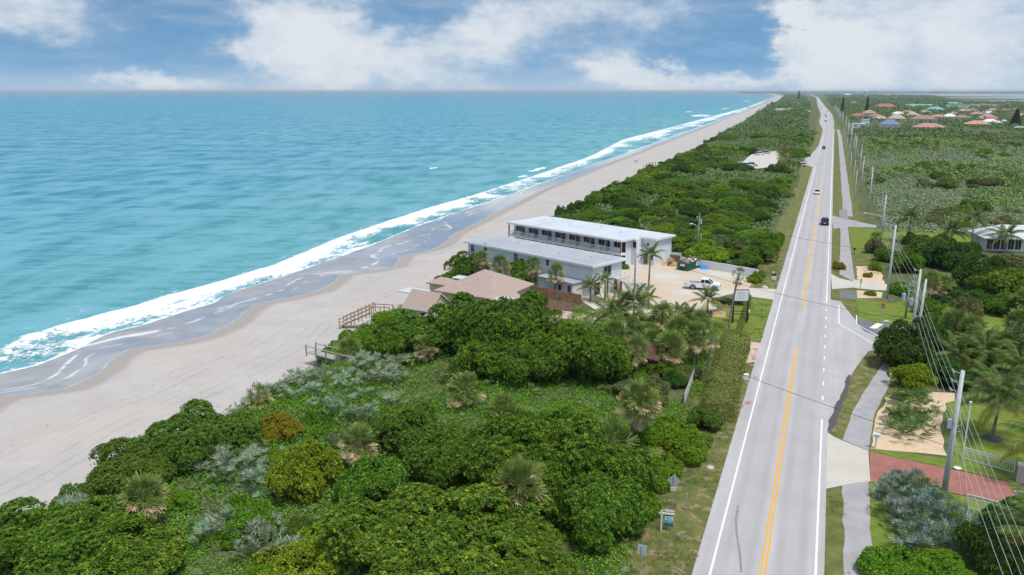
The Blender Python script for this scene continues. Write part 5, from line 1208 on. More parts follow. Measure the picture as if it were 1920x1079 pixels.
n = 2600; y = rg.uniform(24, 112, n); x = EDGE(y) - .8 + np.abs(rg.normal(size=n)) * 2.6; z = land_z(x, y)
tag(ob('dune_grass', scatter('dune_grass', [spiky(20 + k, 6, .8, .55) for k in range(3)], np.stack([x, y, z], 1), rg.uniform(.5, 1.1, n), M['palmetto_green'], 4)), 'pale grasses along the dune edge', 'grass', kind='stuff')
n = 900; y = rg.uniform(30, 112, n); x = EDGE(y) + rg.uniform(4, 40, n); z = land_z(x, y)
tag(ob('dune_grass', scatter('dune_grass', [spiky(30 + k, 7, .8, .7) for k in range(3)], np.stack([x, y, z + .3], 1), rg.uniform(.5, .95, n), M['palmetto_green'], 5)), 'grassy tufts scattered among the dune vines', 'grass', kind='stuff')
# grass tufts on the verges
n = 9000; y = 30 + 130 * rg.uniform(0, 1, n) ** 1.3; side = rg.uniform(0, 1, n)
x = np.where(side < .65, rg.uniform(-13.2, -6.3, n), np.where(side < .8, rg.uniform(2.5, 4.4, n), rg.uniform(7.5, 12, n)))
ok = ~((x > 2.3) & (y > 64) & (y < 150)) & ~((x < -6) & (y > 125) & (y < 143)) & ~((x > 3.6) & (x < 7.6)) & (vnoise(x, y, 2.5, 31) > .38); x, y = x[ok], y[ok]
M['grass'] = leafmat('verge_grass', [(0., (.06, .09, .02)), (.5, (.11, .14, .035)), (1., (.2, .19, .07))], .2, tint=0.)
tag(ob('verge_grass', scatter('verge_grass', [clump(60 + k, 12, .28, .10, .12, .035) for k in range(3)], np.stack([x, y, np.full(len(x), .045)], 1), rg.uniform(.7, 1.3, len(x)), M['grass'], 6)), 'short rough grass on the road verges', 'grass', kind='stuff')

# ---- the strip beyond the motel: shrubs one by one, then as masses
def strip_ok(x, y):
    # keep the buildings, yard and beach car park clear
    a = inside(np.stack([x, y], 1), [(-75, 118), (-24, 104), (-8, 112), (-8, 150), (-24, 153), (-62, 172), (-80, 166)])
    c_ = inside(np.stack([x, y], 1), [W(1375, 318), W(1410, 283), W(1480, 280), W(1460, 322)])
    return ~a & ~c_
cnt = 0; tries = 0; placed = []
while cnt < 290 and tries < 9000:
    tries += 1; y = 150 + 450 * rg.uniform() ** 1.25; e_ = float(EDGE(y)); x = e_ + 3.5 + rg.uniform() * (-12.3 - e_ - 3.5)
    if not strip_ok(np.array([x]), np.array([y]))[0]: continue
    R = rg.uniform(2.6, 5.4); h = R * rg.uniform(.45, .75)
    if x < e_ + 8: R *= .7; h = R * .6
    if any((x - a) ** 2 + (y - c_) ** 2 < (.50 * (R + d_)) ** 2 for a, c_, d_ in placed): continue
    if y > 290 and vnoise(x, y, 40, 77) > .62: continue                               # grey scrub shows between
    placed.append((x, y, R)); k = rg.integers(0, 10)
    mk = ['seagrape', 'seagrape_olive', 'seagrape', 'darkleaf', 'bright', 'seagrape', 'seagrape_olive', 'darkleaf', 'seagrape', 'yellowish'][k]
    lb = {'seagrape': 'rounded green shrub', 'seagrape_olive': 'olive green shrub', 'darkleaf': 'dark green shrub', 'bright': 'bright green shrub', 'yellowish': 'light yellow green shrub'}[mk] + ' in the coastal thicket beyond the motel'
    bush(x, y, R, h, ('mid%d' % rg.integers(0, 3)) if y < 230 else 'far%d' % rg.integers(0, 4), mk, 'coastal_shrub', lb, 'shrub', 'shrubs of the coastal thicket, ' + mk); cnt += 1
FC = [clump(70 + k, 15, 1., .75, .46, .38) for k in range(5)]
FC2 = [clump(80 + k, 22, 1., 1.5, .46, .38) for k in range(5)]
def mass(name, label, n, gen, mk, sc, hz, seed, tm=None):
    x, y = gen(n); k = strip_ok(x, y); x, y = x[k], y[k]; z = land_z(x, y); r_ = np.random.default_rng(seed); s_ = sc(y) * r_.uniform(.7, 1.3, len(x))
    tag(ob(name, scatter(name, tm or FC, np.stack([x, y, z], 1), s_, M[mk], seed, s_ * hz * (.5 + 1.0 * vnoise(x, y, 26, seed)))), label, 'vegetation', kind='stuff')
M['scrub'] = leafmat('grey_green_scrub', [(0., (.20, .26, .145)), (.5, (.265, .325, .195)), (1., (.34, .395, .25))], .2, patch=(.05, (.20, .29, .10), .42, .66), tint=0.)
M['strip_scrub'] = leafmat('strip_scrub_leaf', [(0., (.12, .185, .065)), (.5, (.175, .25, .09)), (1., (.24, .31, .13))], .2, patch=(.05, (.10, .18, .03), .42, .6), tint=0.)
M['wood'] = leafmat('woodland_leaf', [(0., (.09, .15, .05)), (.5, (.135, .205, .065)), (1., (.19, .26, .09))], .2, patch=(.02, (.14, .19, .07), .5, .65), tint=0.)
def g1(n): y = 150 + 550 * rg.uniform(0, 1, n) ** 1.4; e_ = EDGE(y); return e_ + 2 + rg.uniform(0, 1, n) * (-11. - e_ - 2), y
mass('coastal_scrub', 'grey green scrub between the shrubs of the coastal strip', 5200, g1, 'strip_scrub', lambda y: .9 + y * .0016, 1.1, 41)
def g2(n): y = 600 + 1500 * rg.uniform(0, 1, n) ** 1.3; e_ = EDGE(y); return e_ + 4 + rg.uniform(0, 1, n) * (RL(y) - 8 - .006 * y - e_ - 4), y
mass('coastal_woodland', 'distant green woodland along the seaward side of the road', 3000, g2, 'wood', lambda y: 1.6 + y * .0017, .85, 42, FC2)
def g3(n): y = 205 + 430 * rg.uniform(0, 1, n) ** 1.15; return 13.5 + rg.uniform(0, 1, n) * (.30 * y + 15 - 13.5), y
mass('palmetto_scrub', 'wide field of grey green palmetto scrub inland of the road', 14500, g3, 'scrub', lambda y: .6 + y * .0013, 1.2, 43)
def g3b(n):
    x, y = g3(n); k = vnoise(x, y, 34, 17) * .65 + vnoise(x, y, 12, 18) * .35 > .54; return x[k], y[k]
M['field_green'] = leafmat('field_thicket_leaf', [(0., (.15, .225, .065)), (.5, (.205, .30, .085)), (1., (.28, .37, .12))], .2, patch=(.04, (.22, .24, .13), .5, .66), tint=0.)
mass('field_thicket', 'taller green thickets scattered through the inland palmetto field', 8000, g3b, 'field_green', lambda y: .8 + y * .0016, 1.1, 47, FC2)
placed = []; cnt = tries = 0
while cnt < 130 and tries < 5000:
    tries += 1; y = 215 + 420 * rg.uniform() ** 1.1; x = 15 + rg.uniform() * (.26 * y - 8)
    dn = vnoise(x, y, 45, 91)
    if y < 520 and dn < .50 and not (y < 225 and x > 22): continue
    R = rg.uniform(2., 4.6); h = R * rg.uniform(.5, .85)
    if any((x - a) ** 2 + (y - c_) ** 2 < (.7 * (R + d_)) ** 2 for a, c_, d_ in placed): continue
    placed.append((x, y, R)); mk = ['seagrape', 'greyleaf', 'seagrape_olive', 'bright', 'seagrape_olive', 'greyleaf'][rg.integers(0, 6)]
    lb = {'seagrape': 'green bush', 'seagrape_olive': 'olive bush', 'darkleaf': 'dark bush', 'bright': 'bright green bush', 'greyleaf': 'grey brown bush'}[mk] + ' standing in the inland palmetto field'
    bush(x, y, R, h, 'far%d' % rg.integers(0, 4), mk, 'field_bush', lb, 'shrub', 'bushes of the inland palmetto field, ' + mk); cnt += 1
# palms standing along the inland field and by the car park
for k in range(34):
    if k < 22: y = 470 + 120 * rg.uniform(); x = 16 + rg.uniform() * (.2 * y - 10)
    else: q = W(1455 + 35 * rg.uniform(), 268 + 60 * rg.uniform()); x, y = q.x, q.y
    sabal(x, y, rg.uniform(2.6, 4.6) if k < 22 else rg.uniform(4, 6.5), 'distant cabbage palm along the back of the inland field' if k < 22 else 'cabbage palm in the group beside the beach car park', 1.25, 26, 8, fronds=False, group='palms behind the inland field' if k < 22 else 'palms by the beach car park')
# lone small dark trees standing on the dune edge past the motel
for px, py, R, h in [(1052, 403, 2.0, 3.4), (1070, 398, 1.7, 3.0), (1088, 396, 1.6, 2.4), (1104, 394, 1.8, 2.6)]:
    x, y = at(px, py); bush(x, y, R, h, 'far1', 'darkleaf', 'dune_tree', 'small dark tree on the dune edge behind the motel roof', 'tree', 'small trees on the dune edge')
# far woods
def g4(n): y = 620 + 2600 * rg.uniform(0, 1, n) ** 1.5; return 12 + .006 * y + CEN(y) + rg.uniform(0, 1, n) * (.30 * y), y
x, y = g4(9000); k = ~((y > 660) & (y < 1500) & (vnoise(x, y, 60, 55) > .60)) & ~((x > 330) & (y > 2500)); x, y = x[k], y[k]; s_ = (1.5 + y * .0019) * rg.uniform(.7, 1.3, len(x))
tag(ob('inland_woodland', scatter('inland_woodland', FC2, np.stack([x, y, 0 * x], 1), s_, M['wood'], 44, s_ * (.5 + .7 * vnoise(x, y, 40, 44)))), 'distant green woodland around the inland houses', 'vegetation', kind='stuff')
n = 5200; y = 2000 + 6000 * rg.uniform(0, 1, n) ** 1.4; e_ = EDGE(y); x = e_ + 10 + rg.uniform(0, 1, n) * (.13 * y + 160); k = (np.abs(x - CEN(y)) > .012 * y) & ~inside(np.stack([x, y], 1), lag); x, y = x[k], y[k]; s_ = (3. + y * .0014) * rg.uniform(.7, 1.3, len(x))
tag(ob('far_woodland', scatter('far_woodland', FC, np.stack([x, y, 0 * x], 1), s_, M['wood'], 45, s_ * .9)), 'hazy woodland of the barrier island near the horizon', 'vegetation', kind='stuff')
n = 900; t_ = rg.uniform(0, 1, n); x = -1500 + 7000 * t_; y = np.full(n, 14300.) + rg.uniform(-200, 200, n); s_ = rg.uniform(25, 55, n)
tag(ob('mainland_woodland', scatter('mainland_woodland', FC, np.stack([x, y, 0 * x], 1), s_, M['wood'], 46, s_ * .85)), 'thin line of mainland trees across the lagoon', 'vegetation', kind='stuff')
# ------------------------------------------------------------------ power line
def utility_pole(label, px, py, ptop, kind='post', group=None, lean=0., m='pole', r0=.19, xy=None, h=None, parts=True):
    q = W(px, py) if xy is None else Vector((*xy, 0)); h = h or hgt(px, py, ptop)
    t = thing('utility_pole', label, 'pole', (q.x, q.y, 0), 0, group)
    MB().tube([(0, 0, -.3), (lean * .5, 0, h * .5), (lean, 0, h)], [r0, r0 * .82, r0 * .62], 8).part('shaft', M[m], t, smooth=True)
    tips = []
    if kind == 'post':                                         # three post insulators on the road side
        for k in range(3):
            z = h - .25 - k * .75; a = MB().tube([(lean, 0, z), (lean - .55, 0, z + .08)], .035, 5).part('arm', M['metal'], t)
            MB().tube([(lean - .55, 0, z + .05), (lean - .75, -.0, z + .3)], [.075, .045], 6).part('insulator', M['insul'], a); tips.append((q.x + lean - .78, q.y, z + .32))
    elif kind == 'cross':
        a = MB().box((lean, -.14, h - .45), (2.4, .12, .14)).part('crossarm', M[m], t)
        for k in (-1.1, .0, 1.1): MB().tube([(lean + k, -.14, h - .38), (lean + k, -.14, h - .08)], [.06, .04], 6).part('insulator', M['insul'], a); tips.append((q.x + lean + k, q.y - .14, h - .06))
    t['h'] = h; del t['h']
    return t, h, tips, q
def street_light(t, h, z, L=3.2, side=-1, y=0.):
    a = MB().tube([(0, y, z), (side * L * .5, y - .1, z + .55), (side * L, y - .15, z + .75)], .045, 6).part('lamp_arm', M['metal'], t)
    MB().tube([(side * L, y - .15, z + .75), (side * (L + .35), y - .15, z + .76), (side * (L + .75), y - .15, z + .70)], [.07, .17, .06], 8).part('lamp_head', M['lamp'], a, smooth=True)
POL = []
p0 = utility_pole('grey concrete pole with three stand-off insulators beside the brick drive', 1768, 938, 690, lean=.1, r0=.24); POL.append(p0)
t, h, tips, q = p0
MB().box((-.32, -.1, h * .60), (.28, .25, .75)).part('control_box', M['insul'], t)
for k in range(2): MB().tube([(.2, 0, h * .58 - k * .5), (.55, 0, h * .6 - k * .5)], .03, 5).part('bracket', M['metal'], t)
p1 = utility_pole('front concrete pole of the twin pair, carrying a long-armed street lamp', 1703, 672, 503, lean=.15, r0=.2); POL.append(p1); street_light(p1[0], p1[1], 3.7, 2.6)
for k in (-.9, .9): MB().tube([(k + .1, 0, p1[1] - 2.7), (k + .1, 0, p1[1] - 2.4)], .06, 6).part('insulator', M['insul'], p1[0])
MB().box((.1, 0, p1[1] - 2.75), (2.2, .1, .1)).part('crossarm', M['metal'], p1[0])
p1b = utility_pole('rear round pole of the twin pair', 1713, 674, 522, 'none', lean=.25, r0=.19)
p1c = utility_pole('shorter timber pole carrying three transformer cans', 1697, 598, 530, 'cross', m='wood_pole', lean=.1, r0=.17)
for k, (dx_, z) in enumerate([(-.55, .62), (.5, .5), (1.15, .46)]):
    MB().tube([(dx_, -.25, p1c[1] * z - .5), (dx_, -.25, p1c[1] * z + .45)], .27, 10).part('transformer', M['insul'], p1c[0], smooth=False)
p2 = utility_pole('tall concrete pole between the pale drive and side street corner', 1662, 563, 421, lean=.1, r0=.21); POL.append(p2)
p3 = utility_pole('concrete pole with street lamp beside the grass track', 1651, 452, 365, lean=.15, r0=.2); POL.append(p3); street_light(p3[0], p3[1], 5.2, 3.4)
p4 = utility_pole('concrete pole standing before a brown stumpy palm', 1628, 396, 313, lean=.05, r0=.19); POL.append(p4)
yy = 286.
k = 0
while yy < 1350:
    x = 11.0 + float(CEN(yy)) + (.4 if k % 2 else -.3)
    POL.append(utility_pole('concrete pole in the receding roadside power line', 0, 0, 0, 'cross' if k in (0, 1, 3) else 'post', 'receding roadside poles', xy=(x, yy), h=11.5 + .8 * (k % 3), r0=.2, lean=.05)); k += 1; yy += 46 + 3 * (k % 4)
for (x, yy, h) in [(8.3, 262, 9.), (8.6, 300, 9.), (8.2, 344, 8.6), (8.4, 395, 9), (8.0, 452, 9), (8.0, 515, 9), (7.8, 580, 9)]:
    utility_pole('slim pole between the path and the power line', 0, 0, 0, 'none', 'slim poles beside the path', xy=(x, yy), h=h, r0=.13)
# conductors: each one long cable from pole to pole
def cable(name, label, pts, r_, m, sag=.5, group=None, seg=10):
    mb = MB(); o0 = Vector(pts[0])
    for a, c_ in zip(pts, pts[1:]):
        a, c_ = Vector(a), Vector(c_); L = (c_ - a).length; n_ = seg if L < 120 else 5
        mb.tube([a.lerp(c_, i / n_) - o0 - Vector((0, 0, 4 * sag * (L / 40) ** 2 * (i / n_) * (1 - i / n_))) for i in range(n_ + 1)], r_, 4)
    return tag(mb.part(name, m, loc=o0), label, 'cable', group)
for k in range(3):
    pts = [(p0[2][k][0] + .6, 14., p0[2][k][2] + .2)]
    for (t, h, tips, q) in POL[:]: pts.append(tips[k])
    cable('power_cable', ['top', 'middle', 'bottom'][k] + ' conductor of the roadside power line', pts, .013, M['wire'], .45, 'conductors of the power line')
for k, z in enumerate((.62, .52)):
    pts = [(12.0, 14., 11.3 * z)] + [(q.x + .12, q.y - .25, h * z) for (t, h, tips, q) in POL]
    cable('telephone_cable', ['upper', 'lower'][k] + ' thick telephone cable slung below the conductors', pts, .016, M['wire'], .5, 'telephone cables')
# guy wires with their anchors
for pp, ln in ((p0, 5.5), (p0, 9.)):
    t, h, tips, q = pp; cable('guy_wire', 'taut guy wire running down from the pole by the brick drive', [(q.x + .1, q.y, h * (.55 if ln < 6 else .8)), (q.x + .9, q.y - ln, .1)], .015, M['wire'], 0., 'guy wires')
# poles and service drops on the seaward side
s1 = utility_pole('timber pole with transformer behind the green skip', 1306, 484, 400, 'none', m='wood_pole', lean=.15, r0=.16)
MB().tube([(.45, 0, s1[1] - 2.1), (.45, 0, s1[1] - 1.2)], .22, 10).part('transformer', M['insul'], s1[0]); street_light(s1[0], s1[1], s1[1] - 2.9, 1.0)
MB().box((-.3, 0, s1[1] - .8), (.25, .25, .4)).part('fuse_box', M['insul'], s1[0])
s1b = utility_pole('plain short timber pole beside the transformer pole', 1312, 486, 438, 'none', m='wood_pole', r0=.13)
s2 = utility_pole('dark timber pole between the motel and its yard', 1189, 558, 474, 'none', m='wood_pole', r0=.17)
s3 = utility_pole('bare grey timber pole among the garden palms', 1166, 690, 607, 'none', m='wood_pole', r0=.15, lean=.2)
for (a, c_, z, lb) in [(s1, p2, .62, 'service cable crossing the road from the skip yard pole'), (s2, p1, .40, 'service cable crossing the road towards the twin poles'), (s3, p0, .42, 'service cable crossing the road towards the pole by the brick drive')]:
    cable('service_cable', lb, [(a[3].x, a[3].y, a[1] - .2), (c_[3].x, c_[3].y, c_[1] * z)], .022, M['wire_dark'], .55, seg=14)

# ------------------------------------------------------------------ vehicles
def paint(name, col, rough=.25): return plain(name, col, rough, .03, spec=.5)
def wheel(parent, x, y, r_, w=.22):
    o = MB().tube([(x, y - w / 2, r_), (x, y + w / 2, r_)], r_, 14).part('wheel', M['tyre'], parent)
    MB().tube([(x, y - w / 2 - .015, r_), (x, y + w / 2 + .015, r_)], r_ * .6, 10).part('rim', M['rim'], o)
def car_body(mb, prof, wd, tuck=.06, bev=.10):
    """lofted side profile with tucked sides: outer narrower at top and bottom"""
    n_ = len(prof); ys = [(-wd / 2 + bev * .0, .955), (-wd / 2 + bev, 1.0), (wd / 2 - bev, 1.0), (wd / 2, .955)]; i = len(mb.v); cz = sum(z for _, z in prof) / n_; cxm = sum(x for x, _ in prof) / n_
    for y, s_ in ys: mb.v += [(cxm + (x - cxm) * (s_ * .02 + .98 if s_ < 1 else 1), y, cz + (z - cz) * s_) for x, z in prof]
    for k in range(3):
        for j in range(n_): mb.f.append((i + k * n_ + j, i + (k + 1) * n_ + j, i + (k + 1) * n_ + (j + 1) % n_, i + k * n_ + (j + 1) % n_)); mb.mi.append(0)
    mb.f.append(tuple(i + j for j in range(n_))); mb.f.append(tuple(i + 3 * n_ + j for j in range(n_))[::-1]); mb.mi += [0, 0]; return mb
def greenhouse(parent, x0, x1, x2, x3, z0, z1, wb, wt_, pm, roofm=None):
    """tapered cabin: glass sides, painted roof and pillars"""
    A_ = [(x0, -wb / 2, z0), (x3, -wb / 2, z0), (x3, wb / 2, z0), (x0, wb / 2, z0)]; B_ = [(x1, -wt_ / 2, z1), (x2, -wt_ / 2, z1), (x2, wt_ / 2, z1), (x1, wt_ / 2, z1)]
    g = MB()
    for k in range(4): g.quad([A_[k], A_[(k + 1) % 4], B_[(k + 1) % 4], B_[k]])
    gl = g.quad(B_).part('windows', M['glass_dark'], parent)
    r_ = MB(); r_.box(((x1 + x2) / 2, 0, z1 + .025), (x2 - x1 + .06, wt_ + .06, .07), taper=.94)
    for a, c_ in zip(A_, B_): r_.tube([a, c_], .045, 4)
    xm = (x1 + x2) / 2
    for s_ in (-1, 1): r_.tube([(xm, s_ * wb / 2 * 1.005, z0), (xm, s_ * wt_ / 2 * 1.01, z1)], .04, 4)
    r_.part('roof', roofm or pm, parent); return gl
def make_car(label, x, y, rz, col, kind='suv', group=None, detail=True):
    pm = paint('car_paint', col); t = thing('suv' if kind == 'suv' else 'car', label, 'car', (x, y, .062), rz, group)
    L, wd = 4.6, 1.85; hz = .95 if kind == 'suv' else .82; zt = 1.68 if kind == 'suv' else 1.42
    prof = [(-L / 2, .38), (-L / 2 + .12, .24), (L / 2 - .2, .24), (L / 2, .42), (L / 2 - .05, .66), (L / 2 - .35, hz - .12), (L / 2 - 1.25, hz), (-L / 2 + .15, hz + .02), (-L / 2, hz - .12)]
    mb = car_body(MB(), prof, wd); mb.part('body', pm, t)
    if kind == 'suv': greenhouse(t, -L / 2 + .12, -L / 2 + .5, .35, 1.15, hz - .02, zt, wd - .14, wd - .46, pm)
    else: greenhouse(t, -L / 2 + .55, -L / 2 + 1.2, .3, 1.15, hz - .02, zt, wd - .16, wd - .5, pm)
    if detail:
        for sx in (-1.4, 1.42):
            for s_ in (-1, 1): wheel(t, sx, s_ * (wd / 2 - .1), .34)
        for s_ in (-1, 1):
            MB().box((-L / 2 + .0, s_ * .68, hz - .22), (.08, .32, .2)).part('tail_light', M['red'], t); MB().box((L / 2 - .12, s_ * .66, .66), (.14, .36, .14)).part('headlight', M['lamp'], t)
            MB().box((.75, s_ * (wd / 2 + .06), hz + .1), (.14, .16, .12)).part('mirror', pm, t)
        MB().box((-L / 2 - .01, 0, .62), (.03, .5, .13)).part('number_plate', M['white'], t); MB().box((-L / 2 + .02, 0, .36), (.1, 1.7, .16)).part('bumper', M['black'], t)
    return t
q = W(1546, 424); make_car('dark blue suv driving away in the inland lane', q.x, q.y + 2.2, rad(90), (.012, .018, .035))
q = W(1530, 364); make_car('white car driving this way in the seaward lane', q.x + .3, q.y, rad(-90), (.70, .70, .68), 'car')
q = W(1544.5, 280); make_car('grey blue suv driving away before the far bend', q.x, q.y, rad(90), (.08, .10, .14))
for k, (px, py, col, rz, lb) in enumerate([(1548, 229, (.16, .19, .22), 90, 'pale grey car on the far bend'), (1549, 220, (.02, .02, .03), 90, 'black car ahead of the pale grey car on the bend'), (1547, 216.5, (.03, .03, .04), 90, 'second black car in the far queue'), (1550.5, 211, (.5, .05, .04), 90, 'red car at the far road widening'),
                                          (1540, 202, (.1, .1, .11), 90, 'dark car past the far widening'), (1533, 198, (.6, .6, .6), -90, 'white car far along the road'), (1530, 190.5, (.12, .12, .13), 90, 'tiny dark car near the horizon road')]):
    q = W(px, py); make_car(lb, q.x, q.y, rad(rz), col, detail=k < 3)
for k, (px, py, rz, col, lb) in enumerate([(1392, 313, 10, (.7, .7, .7), 'white car at the seaward end of the beach car park'), (1402, 314, 15, (.72, .73, .74), 'white car in the middle of the beach car park row'), (1411, 313, 8, (.35, .45, .5), 'pale blue car in the beach car park'), (1425, 292, 40, (.7, .7, .72), 'white car at the back of the beach car park'), (1436, 290, 40, (.4, .42, .45), 'grey car at the back of the beach car park'), (1508, 312, 80, (.7, .7, .7), 'white car parked under trees by the road')]):
    q = W(px, py); o = make_car(lb, q.x, q.y, rad(rz), col); o.location.z = .31 if px < 1500 else .05

# pickup in the yard
a = W(1301, 544); c_ = W(1336, 546.5); d = c_ - a; rz = math.atan2(d.y, d.x); nrm_ = Vector((-math.sin(rz), math.cos(rz))); ctr = (a.xy + c_.xy) / 2 + nrm_ * .85
pm = paint('pickup_white', (.76, .77, .78)); t = thing('pickup_truck', 'white pickup truck with open cargo bed parked in the motel yard', 'pickup', (ctr.x, ctr.y, .052), rz)
L, wd = 5.4, 1.95
mb = car_body(MB(), [(-2.7, .52), (-2.6, .42), (2.5, .38), (2.68, .55), (2.66, .95), (2.45, 1.12), (1.25, 1.22), (.9, 1.22), (-.55, 1.22), (-.56, .80), (-2.5, .80), (-2.5, 1.0), (-2.7, 1.0)], wd); mb.part('body', pm, t)
for s_ in (-1, 1): MB().box((-1.58, s_ * (wd / 2 - .09), .98), (2.1, .16, .36)).part('bed_side', pm, t)
MB().box((-1.55, 0, .83), (1.95, 1.55, .06)).part('bed_floor', M['black'], t); MB().box((-2.95, 0, .72), (.5, 1.55, .08)).part('tailgate', M['metal'], t); MB().box((-2.68, 0, .5), (.16, 1.8, .18)).part('bumper', M['metal'], t)
greenhouse(t, -.55, -.42, .75, 1.45, 1.2, 1.80, wd - .16, wd - .42, pm)
for sx in (-1.72, 1.72):
    for s_ in (-1, 1): wheel(t, sx, s_ * (wd / 2 - .1), .39, .26)
    for s_ in (-1, 1): MB().tube([(sx + .5 * math.cos(k * math.pi / 8), s_ * (wd / 2 + .0), .39 + .5 * math.sin(k * math.pi / 8)) for k in range(9)], .05, 5).part('wheel_arch', M['black'], t)
for s_ in (-1, 1):
    MB().box((-2.68, s_ * .82, .92), (.08, .16, .32)).part('tail_light', M['red'], t); MB().box((2.6, s_ * .7, .92), (.14, .4, .16)).part('headlight', M['lamp'], t); MB().box((1.0, s_ * (wd / 2 + .1), 1.28), (.16, .2, .2)).part('mirror', M['black'], t)
MB().box((2.68, 0, .75), (.06, 1.1, .3)).part('grille', M['black'], t)

# roll-off skip full of rubble
a = W(1290, 510); c_ = W(1317, 500.5); d = c_ - a; rz = math.atan2(d.y, d.x); L = d.length; wd = 2.3
GR = plain('green_skip_paint', (.03, .12, .075), .55, .2, 2.); nrm_ = Vector((-math.sin(rz), math.cos(rz)))
t = thing('rubbish_skip', 'dark green open skip heaped with rubble in the motel yard', 'skip', (a.x, a.y, .05), rz)
mb = MB(); hh = 1.35
for (cx, cy, sx, sy) in ((L / 2, .04, L, .08), (L / 2, wd - .04, L, .08), (.04, wd / 2, .08, wd - .17), (L - .04, wd / 2, .08, wd - .17)): mb.box((cx, cy, hh / 2 + .15), (sx, sy, hh))
mb.box((L / 2, wd / 2, .2), (L - .17, wd - .17, .1)); mb.part('body', GR, t)
for k in range(9): MB().box((.35 + k * (L - .7) / 8, -.05, hh / 2 + .15), (.1, .1, hh - .1)).part('rib', GR, t)
for s_ in (-.05, wd + .05): MB().box((L / 2, s_, hh + .12), (L + .1, .12, .12)).part('rim', GR, t)
MB().box((L * .62, -.112, .95), (1.3, .012, .7)).part('decal', M['white'], t); MB().box((L * .62, -.12, .95), (.5, .012, .45)).part('decal', GR, t)
MB().box((-.012, wd * .5, 1.0), (.02, .9, .4)).part('decal', M['white'], t); MB().box((-.06, wd / 2, .55), (.1, 1.0, .5)).part('hatch', M['black'], t)
rr = random.Random(6)
cols = [plain('rubble', c_, .9, .2) for c_ in ((.40, .22, .12), (.62, .60, .58), (.30, .20, .15), (.70, .70, .72), (.12, .2, .36), (.1, .1, .1))]
for k in range(46):
    mb = MB().box((0, 0, 0), (rr.uniform(.2, .9), rr.uniform(.15, .6), rr.uniform(.05, .3)), rr.uniform(0, 3)); o = mb.part('debris', cols[rr.randrange(6)])
    lx, ly = rr.uniform(.5, L - .5), rr.uniform(.45, wd - .45); p_ = Vector((a.x, a.y)) + Vector((math.cos(rz), math.sin(rz))) * lx + nrm_ * ly; o.location = (p_.x, p_.y, 1.25 + rr.uniform(0, .45)); o.rotation_euler = (rr.uniform(-.5, .5), rr.uniform(-.5, .5), 0)
    tag(o, 'broken building rubble heaped in the green skip', 'rubble', 'rubble in the skip')
def heap(name, label, cat, px, py, col, sx, sy, hz_, seed):
    q = W(px, py); nu = 12; u = np.linspace(-1, 1, nu); U_, V_ = np.meshgrid(u, u, indexing='ij'); env = np.clip(1 - U_ ** 2, 0, 1) * np.clip(1 - V_ ** 2, 0, 1)
    v = np.stack([U_ * sx, V_ * sy, env ** .6 * hz_ * (.5 + vnoise(U_ * 5, V_ * 5, 1, seed))], -1).reshape(-1, 3)
    tag(ob(name, np_mesh(name, v, grid_faces(nu, nu), plain(name, col, .6, .2)), None, (q.x, q.y, .05), (0, 0, seed)), label, cat)
heap('blue_tarpaulin', 'crumpled blue tarpaulin beside the green skip', 'tarpaulin', 1319, 503, (.03, .22, .62), 1.5, .9, .4, 2)
heap('white_sheet', 'white board and sheet dumped beside the blue tarpaulin', 'sheet', 1326, 503, (.65, .66, .66), 1.2, .5, .5, 3)
heap('cardboard_heap', 'brown cardboard and bags piled at the end of the skip', 'rubbish', 1265, 499, (.42, .22, .08), 1.3, .6, .7, 4)
heap('timber_heap', 'orange timber offcuts on the ground near the gate', 'rubbish', 1244, 496, (.55, .28, .08), 1.6, .5, .3, 5)
heap('black_bags', 'dark rubbish bags between timber and cardboard', 'rubbish', 1257, 499, (.03, .04, .06), .6, .5, .7, 6)
heap('brush_heap', 'heap of dry cut brush against the slatted gate', 'brush', 1262, 492, (.20, .17, .10), 1.8, .7, 1.0, 7)
heap('earth_mound', 'bare pale earth mound on the sign lawn', 'soil', 1348, 590, (.42, .27, .15), 1.6, 1.0, .35, 8)
heap('cut_branches', 'pale cut stone and shells on the mown verge', 'stone', 1434, 540, (.5, .48, .44), .5, .35, .3, 9)

# ------------------------------------------------------------------ signs, gates, small things
q = W(1373, 606); c_ = W(1400, 606); d = c_ - q; t = thing('motel_sign', 'white roadside sign board on two black posts', 'sign', q, math.atan2(d.y, d.x)); L = d.length
hs_ = hgt(1373, 606, 543)
for x in (0, L): MB().box((x, 0, (hs_ - 1.2) / 2), (.22, .22, hs_ - 1.2), taper=.8).part('post', M['black'], t)
for z in (1.35, 1.75): MB().tube([(0, 0, z), (L, 0, z)], .06, 6).part('rail', M['black'], t)
bd = MB().box((L / 2, 0, hs_ - .85), (L + .05, .18, 1.7)).part('board', M['black'], t); MB().box((L / 2, -.1, hs_ - .85), (L - .1, .03, 1.55)).part('face', M['white'], bd)
for k in range(3): MB().box((L / 2, -.12, hs_ - .5 - k * .38), (L * (.5 - .08 * k), .01, .13)).part('lettering', plain('faded_lettering', (.42, .58, .55), .7, .1), bd)
